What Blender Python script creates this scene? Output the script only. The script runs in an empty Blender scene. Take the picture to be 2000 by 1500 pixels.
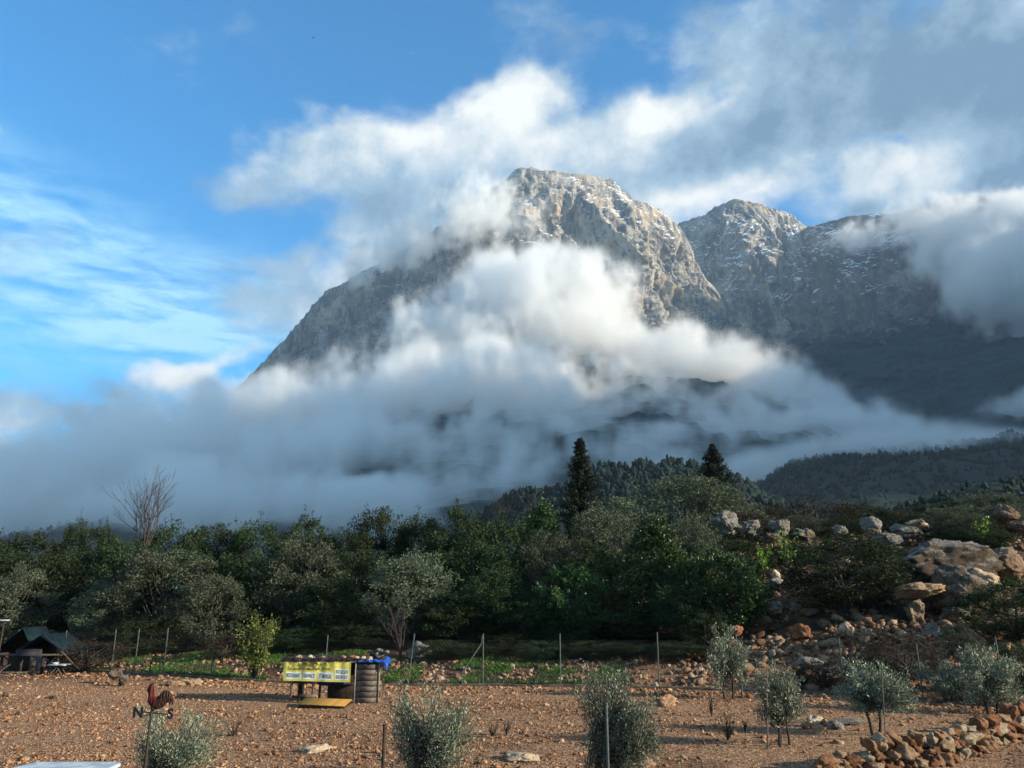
import bpy, bmesh, math, random, time
import numpy as np
from mathutils import Vector, Matrix
T0 = time.time()
sc = bpy.context.scene
COL = sc.collection
R = math.radians
random.seed(7)
rng = np.random.default_rng(7)

# ------------------------------------------------------------------ camera
F = 1500.0                      # focal length in pixels of the 2000 px wide frame
PITCH = math.atan(400.0 / F)
CAMZ = 3.5
cam = bpy.data.cameras.new('camera')
cam.sensor_width = 36.0
cam.lens = 36.0 * F / 2000.0
cam.clip_start = 0.1
cam.clip_end = 40000
camo = bpy.data.objects.new('camera', cam)
camo.location = (0, 0, CAMZ)
camo.rotation_euler = (math.pi / 2 + PITCH, 0, 0)
COL.objects.link(camo)
sc.camera = camo

# ------------------------------------------------------------------ render and exposure
sc.view_settings.view_transform = 'Standard'
sc.view_settings.look = 'None'
sc.view_settings.gamma = 1.0
sc.view_settings.use_curve_mapping = False
sc.view_settings.exposure = 0.92
sc.cycles.use_denoising = True
sc.cycles.max_bounces = 12
sc.cycles.diffuse_bounces = 3
sc.cycles.glossy_bounces = 2
sc.cycles.transmission_bounces = 4
sc.cycles.transparent_max_bounces = 8
sc.cycles.volume_bounces = 9
sc.cycles.volume_step_rate = 2.0
sc.cycles.volume_max_steps = 512
sc.cycles.sample_clamp_indirect = 6

# ------------------------------------------------------------------ sun
SUN_EL = R(18.0)
SUN_AZ = R(105.0)                # clockwise from the view direction (+Y): low, from the right
SUN_DIR = Vector((math.sin(SUN_AZ) * math.cos(SUN_EL), math.cos(SUN_AZ) * math.cos(SUN_EL), math.sin(SUN_EL)))
sun = bpy.data.lights.new('sun', 'SUN')
sun.energy = 5.0
sun.angle = R(0.53)
sun.color = (1.0, 0.87, 0.66)
suno = bpy.data.objects.new('sun', sun)
suno.rotation_euler = SUN_DIR.to_track_quat('Z', 'Y').to_euler()
COL.objects.link(suno)

# ------------------------------------------------------------------ node helpers
def nd(nt, typ, **kw):
    n = nt.nodes.new(typ)
    for k, v in kw.items():
        setattr(n, k, v)
    return n

def setin(nt, sock, v):
    if isinstance(v, bpy.types.NodeSocket):
        nt.links.new(v, sock)
    else:
        sock.default_value = v

def mth(nt, op, a, b=None, c=None, clamp=False):
    n = nd(nt, 'ShaderNodeMath', operation=op, use_clamp=clamp)
    for i, v in enumerate((a, b, c)):
        if v is not None:
            setin(nt, n.inputs[i], v)
    return n.outputs[0]

def vmt(nt, op, a, b=None):
    n = nd(nt, 'ShaderNodeVectorMath', operation=op)
    setin(nt, n.inputs[0], a)
    if b is not None:
        setin(nt, n.inputs[1], b)
    return n.outputs['Value'] if op in ('LENGTH', 'DOT_PRODUCT') else n.outputs[0]

def mixc(nt, f, a, b):
    n = nd(nt, 'ShaderNodeMix', data_type='RGBA')
    setin(nt, n.inputs[0], f)
    setin(nt, n.inputs[6], a)
    setin(nt, n.inputs[7], b)
    return n.outputs[2]

def rmp(nt, v, a, b, c=0.0, d=1.0, smooth=True):
    n = nd(nt, 'ShaderNodeMapRange', interpolation_type='SMOOTHSTEP' if smooth else 'LINEAR')
    setin(nt, n.inputs[0], v)
    n.inputs[1].default_value, n.inputs[2].default_value = a, b
    n.inputs[3].default_value, n.inputs[4].default_value = c, d
    return n.outputs[0]

def noi(nt, vec, scale, detail=4, rough=0.5, dist=0.0, col=False):
    n = nd(nt, 'ShaderNodeTexNoise')
    if vec is not None:
        nt.links.new(vec, n.inputs['Vector'])
    n.inputs['Scale'].default_value = scale
    n.inputs['Detail'].default_value = detail
    n.inputs['Roughness'].default_value = rough
    n.inputs['Distortion'].default_value = dist
    return n.outputs['Color' if col else 'Fac']

def c4(c):
    return (c[0], c[1], c[2], 1.0)

# ------------------------------------------------------------------ pixel of the photograph -> world
CP, SP = math.cos(PITCH), math.sin(PITCH)
def ray(px, py):
    u, v = (px - 1000.0) / F, (750.0 - py) / F
    return Vector((u, CP - v * SP, SP + v * CP))

def P(px, py, D):
    d = ray(px, py)
    d = d * (D / d.y)
    return Vector((d.x, d.y, d.z + CAMZ))

def azel(px, py):
    d = ray(px, py).normalized()
    return math.atan2(d.x, d.y), math.asin(d.z)

# ------------------------------------------------------------------ sky
world = bpy.data.worlds.new('World')
sc.world = world
world.use_nodes = True
nt = world.node_tree
nt.nodes.clear()
wout = nd(nt, 'ShaderNodeOutputWorld')
bg = nd(nt, 'ShaderNodeBackground')
SKY_STR = 0.12
bg.inputs[1].default_value = SKY_STR
nt.links.new(bg.outputs[0], wout.inputs[0])
sky = nd(nt, 'ShaderNodeTexSky')
sky.sky_type = 'NISHITA'
sky.sun_disc = False
sky.sun_elevation = SUN_EL
sky.sun_rotation = SUN_AZ
sky.altitude = 300
sky.air_density = 1.0
sky.dust_density = 0.3
sky.ozone_density = 2.0
hs = nd(nt, 'ShaderNodeHueSaturation')
hs.inputs['Saturation'].default_value = 1.6
hs.inputs['Value'].default_value = 1.0
nt.links.new(vmt(nt, 'MULTIPLY', sky.outputs[0], (0.23, 0.86, 1.18)), hs.inputs['Color'])
tc = nd(nt, 'ShaderNodeTexCoord')
D3 = tc.outputs['Generated']
sep = nd(nt, 'ShaderNodeSeparateXYZ')
nt.links.new(D3, sep.inputs[0])
az = mth(nt, 'ARCTAN2', sep.outputs[0], sep.outputs[1])
el = mth(nt, 'ARCSINE', sep.outputs[2])
warp = noi(nt, D3, 5.0, 4, 0.6, col=True)
wv = vmt(nt, 'MULTIPLY', vmt(nt, 'SUBTRACT', warp, (0.5, 0.5, 0.5)), (0.20, 0.13, 0.0))
comb = nd(nt, 'ShaderNodeCombineXYZ')
nt.links.new(az, comb.inputs[0])
nt.links.new(el, comb.inputs[1])
AE = vmt(nt, 'ADD', comb.outputs[0], wv)

def blob(px, py, rx, ry, rot=0.0, w=1.0):
    a, e = azel(px, py)
    m = nd(nt, 'ShaderNodeMapping', vector_type='TEXTURE')
    nt.links.new(AE, m.inputs[0])
    m.inputs['Location'].default_value = (a, e, 0)
    m.inputs['Rotation'].default_value = (0, 0, R(rot))
    m.inputs['Scale'].default_value = (rx / F, ry / F, 1)
    return rmp(nt, vmt(nt, 'LENGTH', m.outputs[0]), 1.6, 0.0, 0.0, w)

def total(bl):
    s = blob(*bl[0])
    for b in bl[1:]:
        s = mth(nt, 'ADD', s, blob(*b))
    return s

# soft cloud sheets: where they stand in the sky
soft = total([
    (930, 300, 330, 120, 8, 1.5), (640, 280, 150, 60, 12, 0.8), (500, 370, 130, 50, 12, 0.85),
    (760, 450, 200, 110, 40, 1.35), (880, 370, 160, 80, 20, 0.6), (1010, 185, 110, 45, 0, 1.0), (1290, 200, 110, 45, 0, 1.0),
    (1700, 90, 420, 170, -5, 1.25), (1950, 190, 300, 120, 0, 1.5), (1330, 330, 260, 110, 0, 1.3),
    (1460, 240, 200, 80, 0, 1.0), (1860, 360, 280, 80, 0, 1.4), (1400, 60, 150, 90, 0, 0.5),
    (1150, 50, 160, 60, 0, 0.22), (340, 715, 110, 36, 15, 1.2), (120, 800, 300, 70, 0, 1.1),
    (560, 610, 160, 90, 30, 0.8), (5, 290, 34, 34, 0, 1.0), (752, 42, 30, 10, -20, 0.5), (800, 80, 34, 7, 0, 0.45),
    (1380, 185, 36, 30, 0, -1.1), (1800, 292, 110, 22, 0, -1.1), (1110, 210, 40, 40, 0, -0.6)])
veil = total([(120, 500, 420, 130, -10, 0.85), (330, 610, 400, 100, -12, 0.75), (100, 650, 300, 80, 0, 0.5), (0, 400, 200, 60, 0, 0.2)])
n1 = noi(nt, vmt(nt, 'MULTIPLY', D3, (1.0, 1.0, 1.7)), 7.5, 10, 0.60, 0.0)
n2 = noi(nt, vmt(nt, 'MULTIPLY', D3, (1.0, 1.0, 4.0)), 9.0, 7, 0.6, 0.3)
# broken cloud goes on outside the frame, thickened to whiten the ambient light
wide = rmp(nt, noi(nt, D3, 2.2, 3, 0.5), 0.30, 0.55, 0.0, 1.1)
outm = mth(nt, 'MAXIMUM', rmp(nt, mth(nt, 'ABSOLUTE', az), 0.65, 0.9), rmp(nt, el, 0.78, 0.95))
soft = mth(nt, 'ADD', soft, mth(nt, 'MULTIPLY', wide, outm))
dens = mth(nt, 'ADD', soft, mth(nt, 'MULTIPLY', mth(nt, 'SUBTRACT', n1, 0.52), 2.8))
alpha = rmp(nt, dens, 0.10, 1.15)
alpha = mth(nt, 'MULTIPLY', alpha, 0.97)
vd = mth(nt, 'MULTIPLY', veil, rmp(nt, n2, 0.3, 0.72))
bright = total([(1010, 190, 110, 50, 0, 0.6), (1290, 200, 90, 36, 0, 0.6), (1390, 390, 170, 50, 0, 0.8), (1100, 300, 260, 60, 0, 0.45),
                (1740, 345, 170, 40, 8, 0.4), (340, 715, 120, 40, 15, 1.0), (800, 240, 200, 50, 0, 0.3), (5, 290, 50, 50, 0, 0.6),
                (1990, 20, 70, 50, 0, 0.5), (650, 320, 200, 60, 0, 0.15),
                (1880, 160, 380, 110, 0, -0.32), (1600, 60, 200, 90, 0, -0.15), (1880, 385, 220, 30, 8, -0.6), (1480, 270, 160, 60, 0, -0.25)])
bright = mth(nt, 'ADD', bright, mth(nt, 'MULTIPLY', mth(nt, 'SUBTRACT', noi(nt, D3, 8.0, 9, 0.62, 0.0), 0.5), 2.2))
bright = mth(nt, 'ADD', bright, 0.36, clamp=True)
K = 0.60 / SKY_STR
cr = nd(nt, 'ShaderNodeValToRGB')
cr.color_ramp.elements[0].position = 0.0
cr.color_ramp.elements[0].color = c4((0.15, 0.26, 0.38))
cr.color_ramp.elements[1].position = 1.0
cr.color_ramp.elements[1].color = c4((0.98, 0.98, 0.92))
e2 = cr.color_ramp.elements.new(0.45)
e2.color = c4((0.36, 0.50, 0.62))
nt.links.new(bright, cr.inputs[0])
ccol = vmt(nt, 'MULTIPLY', cr.outputs[0], (K, K, K))
vcol = (0.42 * K, 0.80 * K, 1.0 * K, 1)
skyc = mixc(nt, vd, hs.outputs[0], vcol)
skyc = mixc(nt, alpha, skyc, ccol)
nt.links.new(skyc, bg.inputs[0])
world.cycles.sampling_method = 'MANUAL'
world.cycles.sample_map_resolution = 512

# ------------------------------------------------------------------ numpy noise
_perm = np.random.default_rng(11).permutation(4096).astype(np.int64)
_grad = np.random.default_rng(12).standard_normal((4096, 3))
_grad /= np.linalg.norm(_grad, axis=1)[:, None]
_grad = _grad.astype(np.float32)
def perlin(p):
    p = np.asarray(p, dtype=np.float64)
    i = np.floor(p).astype(np.int64)
    f = (p - i).astype(np.float32)
    w = f * f * f * (f * (f * 6 - 15) + 10)
    out = 0
    for dx in (0, 1):
        wx = w[..., 0] if dx else 1 - w[..., 0]
        for dy in (0, 1):
            wy = w[..., 1] if dy else 1 - w[..., 1]
            for dz in (0, 1):
                wz = w[..., 2] if dz else 1 - w[..., 2]
                h = _perm[(_perm[(_perm[(i[..., 0] + dx) & 4095] + i[..., 1] + dy) & 4095] + i[..., 2] + dz) & 4095]
                g = _grad[h]
                d = g[..., 0] * (f[..., 0] - dx) + g[..., 1] * (f[..., 1] - dy) + g[..., 2] * (f[..., 2] - dz)
                out = out + d * wx * wy * wz
    return out * 1.6

def fbm(p, octaves=5, gain=0.5, lac=2.03):
    s, a, p = 0, 1.0, np.array(p, dtype=np.float64)
    for _ in range(octaves):
        s = s + a * perlin(p)
        p = p * lac + 17.3
        a *= gain
    return s

def ridged(p, octaves=5, gain=0.5, lac=2.07):
    s, a, p = 0, 1.0, np.array(p, dtype=np.float64)
    for _ in range(octaves):
        n = 1 - np.abs(perlin(p)) * 1.6
        s = s + a * n
        p = p * lac + 9.1
        a *= gain
    return s

def sstep(a, b, x):
    t = np.clip((x - a) / (b - a), 0, 1)
    return t * t * (3 - 2 * t)

# ------------------------------------------------------------------ object helpers
def mesh_from(name, v, f, mats=(), smooth=False, attrs=None):
    me = bpy.data.meshes.new(name)
    v = np.asarray(v, dtype=np.float32)
    f = np.asarray(f, dtype=np.int32)
    me.vertices.add(len(v))
    me.vertices.foreach_set('co', v.ravel())
    k = f.shape[1]
    me.loops.add(f.size)
    me.loops.foreach_set('vertex_index', f.ravel())
    me.polygons.add(len(f))
    me.polygons.foreach_set('loop_start', np.arange(0, f.size, k, dtype=np.int32))
    me.polygons.foreach_set('loop_total', np.full(len(f), k, dtype=np.int32))
    if smooth:
        me.polygons.foreach_set('use_smooth', np.ones(len(f), dtype=bool))
    for m in mats:
        me.materials.append(m)
    for an, av in (attrs or {}).items():
        a = me.attributes.new(an, 'FLOAT', 'POINT')
        a.data.foreach_set('value', np.asarray(av, dtype=np.float32).ravel())
    me.update()
    me.validate(verbose=False)
    return me

def link(name, me, parent=None, loc=None, kind=None, label=None, cat=None, group=None):
    o = bpy.data.objects.new(name, me)
    COL.objects.link(o)
    if loc is not None:
        o.location = loc
    if parent is not None:
        o.parent = parent
    tag(o, label, cat, group, kind)
    return o

def tag(o, label=None, cat=None, group=None, kind=None):
    if label: o['label'] = label
    if cat: o['category'] = cat
    if group: o['group'] = group
    if kind: o['kind'] = kind
    return o

def grid_faces(n, m):
    i = np.arange(n - 1)[:, None] * m + np.arange(m - 1)[None, :]
    i = i.ravel()
    return np.stack([i, i + m, i + m + 1, i + 1], 1)

def material(name, build, rough=0.9, spec=0.2):
    m = bpy.data.materials.new(name)
    m.use_nodes = True
    t = m.node_tree
    b = t.nodes['Principled BSDF']
    b.inputs['Roughness'].default_value = rough
    b.inputs['Specular IOR Level'].default_value = spec
    build(t, b)
    return m

def bump(t, b, h, strength=0.5, dist=1.0):
    n = nd(t, 'ShaderNodeBump')
    n.inputs['Strength'].default_value = strength
    n.inputs['Distance'].default_value = dist
    t.links.new(h, n.inputs['Height'])
    t.links.new(n.outputs[0], b.inputs['Normal'])

# ------------------------------------------------------------------ mountains
def rock_mat(name, warm, snow_at, veg_amt, alb=0.9, snow_cut=0.0):
    def build(t, b):
        g = nd(t, 'ShaderNodeNewGeometry')
        tcn = nd(t, 'ShaderNodeTexCoord').outputs['Object']
        st = vmt(t, 'MULTIPLY', tcn, (1, 1, 0.28))
        a = noi(t, st, 0.012, 8, 0.62, 0.5)
        c = noi(t, st, 0.05, 6, 0.6)
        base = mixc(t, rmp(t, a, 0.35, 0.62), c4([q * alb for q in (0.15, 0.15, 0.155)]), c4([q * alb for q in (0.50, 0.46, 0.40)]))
        base = mixc(t, rmp(t, c, 0.48, 0.62, 0, 0.75), base, c4((0.09, 0.09, 0.095)))
        base = mixc(t, rmp(t, noi(t, tcn, 0.006, 4, 0.5), 0.5, 0.7, 0, warm), base, c4((0.50, 0.40, 0.29)))
        nz = nd(t, 'ShaderNodeSeparateXYZ')
        t.links.new(g.outputs['True Normal'], nz.inputs[0])
        ps = nd(t, 'ShaderNodeSeparateXYZ')
        t.links.new(g.outputs['Position'], ps.inputs[0])
        vn = noi(t, tcn, 0.02, 6, 0.65)
        veg = mth(t, 'ADD', nz.outputs[2], mth(t, 'MULTIPLY', mth(t, 'SUBTRACT', vn, 0.5), 2.4))
        fa = nd(t, 'ShaderNodeAttribute', attribute_name='forest')
        veg = mth(t, 'ADD', veg, mth(t, 'MULTIPLY', fa.outputs['Fac'], 2.6))
        vf = mth(t, 'MAXIMUM', rmp(t, veg, 0.62, 0.78, 0, veg_amt), rmp(t, veg, 1.6, 2.0, 0, 0.98))
        col = mixc(t, vf, base, mixc(t, vn, c4((0.003, 0.020, 0.026)), c4((0.010, 0.050, 0.052))))
        sn = mth(t, 'ADD', nz.outputs[2], mth(t, 'MULTIPLY', mth(t, 'SUBTRACT', noi(t, tcn, 0.008, 6, 0.58), 0.5), 1.5))
        sn = mth(t, 'ADD', sn, rmp(t, ps.outputs[2], snow_at - 250, snow_at + 500, -0.5, 0.10, False))
        sn = mth(t, 'SUBTRACT', sn, mth(t, 'MULTIPLY', fa.outputs['Fac'], 0.10))
        col = mixc(t, rmp(t, sn, 0.645 + snow_cut, 0.69 + snow_cut), col, c4((0.82, 0.84, 0.88)))
        t.links.new(col, b.inputs['Base Color'])
        bump(t, b, mth(t, 'ADD', a, mth(t, 'MULTIPLY', c, 0.4)), 0.9, 26.0)
    return material(name, build, 0.95, 0.1)

def mountain(name, crest, zb, run, ns, ntt, amps, mat, label, forest=None, cliff=0.42, seed=0.0, jag=1.0, far=False):
    pts = np.array([list(P(*c)) if len(c) == 3 else c[1:] for c in crest], dtype=float)
    seg = np.r_[0, np.cumsum(np.linalg.norm(np.diff(pts, axis=0), axis=1))]
    s = np.linspace(0, seg[-1], ns)
    C = np.stack([np.interp(s, seg, pts[:, i]) for i in range(3)], 1)
    # smooth the depth so the face bends instead of folding
    k = max(3, ns // 14) | 1
    ker = np.hanning(k + 2)[1:-1]; ker /= ker.sum()
    ysm = np.convolve(np.pad(C[:, 1], k // 2, mode='edge'), ker, mode='valid')
    sc_ = ysm / C[:, 1]
    C = np.stack([C[:, 0] * sc_, ysm, (C[:, 2] - CAMZ) * sc_ + CAMZ], 1)
    tx = np.gradient(C[:, 0]); ty = np.gradient(C[:, 1])
    tx = np.convolve(np.pad(tx, k // 2, mode='edge'), ker, mode='valid'); ty = np.convolve(np.pad(ty, k // 2, mode='edge'), ker, mode='valid')
    L = np.hypot(tx, ty)
    nx_, ny_ = ty / L, -tx / L
    nb = ntt // 8
    t = np.r_[-np.linspace(1, 0, nb, endpoint=False), np.linspace(0, 1, ntt - nb) ** 1.12]
    tt = t[None, :] * np.ones((ns, 1))
    zc = C[:, 2][:, None]
    f = np.clip(tt, 0, 1)
    prof = np.where(f < cliff, 0.30 * f, 0.30 * cliff + (f - cliff) * (1 - 0.30 * cliff) / (1 - cliff))
    z = zc + (zb - zc) * f
    off = run * prof * np.clip((zc - zb) / 1500, 0.3, 1.5)
    back = np.clip(-tt, 0, 1)
    z = z - back ** 1.3 * 700
    off = off - back * 900
    X = C[:, 0][:, None] + nx_[:, None] * off
    Y = C[:, 1][:, None] + ny_[:, None] * off
    B = np.stack([X, Y, z], -1)
    q = B + seed
    A1, A2, A3, A4 = amps
    fr = sstep(0, 0.16, f) * (1 - back)
    vs = np.array([1, 1, 0.30])
    wq = np.stack([fbm(q / 420 + 5, 3), fbm(q / 420 + 55, 3), fbm(q / 420 + 99, 3)], -1) * 90
    qq = q + wq
    d1 = ridged(qq * vs / 760, 2) - 1.0
    d2 = ridged(qq * vs / 250, 4, 0.55) - 1.25
    d3 = ridged(qq * np.array([1, 1, 0.6]) / 70, 4, 0.6) - 1.4
    us_ = -(z + fbm(q / 420, 3) * 110 + q[..., 0] * 0.10) / 105.0
    d4 = ridged(qq * np.array([1, 1, 0.7]) / 30, 3, 0.6) - 1.3
    strata = (np.floor(us_) + sstep(0, 0.30, us_ % 1) - us_) * sstep(-0.35, 0.35, fbm(q / 260 + 31, 3))
    dd = A1 * d1 * (0.15 + 0.85 * fr) + A2 * d2 * (0.12 + 0.88 * fr) + (A3 * d3 + 9 * d4) * (0.35 + 0.65 * fr) + A4 * strata * fr
    B[..., 0] += nx_[:, None] * dd
    B[..., 1] += ny_[:, None] * dd
    B[..., 2] += fbm(q * np.array([1, 1, 0.3]) / 60, 4, 0.6) * 9 * jag
    fo = np.zeros((ns, ntt)) if forest is None else forest(B)
    if forest is not None:
        h = perlin(B * np.array([1, 1, 1]) / 14.0)
        B[..., 2] += fo * np.clip(h, 0, 1) * 16
    faces = grid_faces(ns, ntt)[:, ::-1]
    me = mesh_from(name, B.reshape(-1, 3), faces, [mat], False, {'forest': fo})
    return link(name, me, kind='structure', label=label)

def proj(B):
    """world points -> pixel of the photograph (used only to find what height the tree line has)"""
    x, y, z = B[..., 0], B[..., 1], B[..., 2] - CAMZ
    fw = y * CP + z * SP
    up = -y * SP + z * CP
    return 1000 + F * x / fw, 750 - F * up / fw

def forest_main(B):
    n = fbm(B / 160.0, 4)
    return sstep(1150, 650, B[..., 2] + n * 260)

def forest_right(B):
    n = fbm(B / 150.0, 4)
    lim = 1330 + 0.05 * (B[..., 0] - 1500)
    return sstep(lim + 130, lim - 120, B[..., 2] + n * 230)

m_main = rock_mat('limestone main', 0.8, 1500, 0.75)
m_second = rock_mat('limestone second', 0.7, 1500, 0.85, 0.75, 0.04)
m_right = rock_mat('limestone right', 0.1, 1500, 0.93, 0.42, 0.05)  # same limestone, albedo lowered so the ridge reads as shaded
mountain('mountain', [(380, 860, 5200), (440, 780, 5000), (495, 720, 4850), (545, 668, 4700), (590, 612, 4600), (640, 566, 4480), (700, 535, 4350), (760, 500, 4220),
                      (830, 455, 4060), (900, 415, 3920), (960, 368, 3800), (1005, 333, 3700), (1022, 326, 3690), (1060, 330, 3680), (1110, 337, 3720), (1160, 342, 3780),
                      (1195, 352, 3830), (1217, 370, 3870), (1237, 390, 3910), (1268, 399, 3970), (1303, 416, 4050), (1333, 438, 4120), (1350, 470, 4160), (1364, 505, 4190),
                      (1380, 538, 4210), (1402, 562, 4230), (1422, 600, 4240), (1445, 645, 4250), (1490, 700, 4230), (1560, 770, 4200), (1640, 840, 4100)],
         120, 1500, 560, 350, (170, 85, 26, 20), m_main, 'craggy grey main peak with snow on its ledges, rising out of the mist', forest_main, 0.46, 0.0)
mountain('mountain', [(1180, 560, 5200), (1270, 480, 5050), (1330, 434, 4950), (1372, 421, 4850), (1398, 402, 4780), (1432, 388, 4740), (1462, 392, 4730), (1503, 405, 4750), (1545, 419, 4800),
                      (1577, 441, 4880), (1600, 436, 4950), (1640, 430, 5000), (1720, 440, 5050)],
         300, 1500, 340, 250, (190, 80, 26, 18), m_second, 'second rocky peak standing behind the shoulder of the main peak', None, 0.5, 3000.0)
mountain('mountain', [(1400, 560, 5000), (1500, 490, 4850), (1570, 446, 4700), (1605, 437, 4600), (1650, 424, 4520), (1705, 419, 4420), (1765, 414, 4330), (1820, 400, 4250), (1860, 388, 4200),
                      (1910, 380, 4150), (1960, 386, 4100), (2020, 392, 4050), (2150, 380, 3950), (2350, 350, 3800), (2600, 330, 3650), (2900, 330, 3500), (3300, 360, 3400), (3800, 420, 3300)],
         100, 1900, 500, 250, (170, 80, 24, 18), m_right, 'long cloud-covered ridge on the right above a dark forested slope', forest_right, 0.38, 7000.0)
m_shade_ridge = rock_mat('limestone shade ridge', 0.3, 1700, 0.85)  # unseen ridge added off frame, its heights shaped to shade the lower cloud
mountain('mountain', [(0, 4200, 3900, 2500), (0, 4250, 3500, 2700), (0, 4250, 3000, 2500), (0, 4200, 2500, 2180), (0, 4150, 1880, 1830), (0, 4150, 1400, 1850), (0, 4150, 1000, 2150), (0, 4200, 700, 2450), (0, 4250, 200, 2100), (0, 4400, -300, 1000), (0, 4700, -700, 150)],
         0, 1500, 160, 70, (150, 80, 20, 8), m_shade_ridge, 'unseen ridge added outside the frame on the right to shade the low cloud', None, 0.4, 5000.0)
print('mountains', time.time() - T0)

# ------------------------------------------------------------------ mist and low cloud: one real volume
GX, GY, GZ = 400, 155, 195
MN = np.array([-2650.0, 1250.0, 20.0]); MX = np.array([2650.0, 3950.0, 2450.0])
ax = [np.linspace(MN[i], MX[i], n, dtype=np.float32) for i, n in enumerate((GX, GY, GZ))]
XX = ax[0][:, None, None]; YY = ax[1][None, :, None]; ZZ = ax[2][None, None, :]

def spectral(shape, vox, beta, lo, hi, seed, stretch=(1, 1, 1)):
    r_ = np.random.default_rng(seed)
    Ff = np.fft.rfftn(r_.standard_normal(shape).astype(np.float32))
    kx = np.fft.fftfreq(shape[0], vox[0])[:, None, None] * stretch[0]
    ky = np.fft.fftfreq(shape[1], vox[1])[None, :, None] * stretch[1]
    kz = np.fft.rfftfreq(shape[2], vox[2])[None, None, :] * stretch[2]
    k = np.sqrt(kx * kx + ky * ky + kz * kz)
    amp = np.where(k > 0, (k + 1.0 / lo) ** -beta, 0) * np.exp(-(k * hi) ** 2)
    n = np.fft.irfftn(Ff * amp, s=shape)
    return (n / n.std()).astype(np.float32)

vox = (MX - MN) / np.array([GX, GY, GZ])
NZ = 0.85 * spectral((GX, GY, GZ), vox, 2.45, 450.0, 4.0, 5, (0.75, 1, 1.15)) + 0.45 * spectral((GX, GY, GZ), vox, 2.1, 120.0, 4.0, 6, (0.8, 1, 1.1))
# warp: take the density from shifted places so edges curl
field = np.zeros((GX, GY, GZ), dtype=np.float32)
def puff(px, py, D, rx, ry, rd, w=1.0, rot=0.0):
    """an ellipsoidal cloud body at its place in the valley; radii in photo pixels at that distance, rd in metres"""
    c = P(px, py, D)
    s_ = c.y / (F * CP)
    ax_, az_ = rx * s_, ry * s_
    cr_, sr_ = math.cos(R(rot)), math.sin(R(rot))
    dx = XX - c.x; dz = ZZ - c.z; dy = (YY - c.y) / rd
    u = (dx * cr_ + dz * sr_) / ax_
    v = (-dx * sr_ + dz * cr_) / az_
    field[...] += w * np.exp(-(u * u + v * v + dy * dy))

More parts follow.
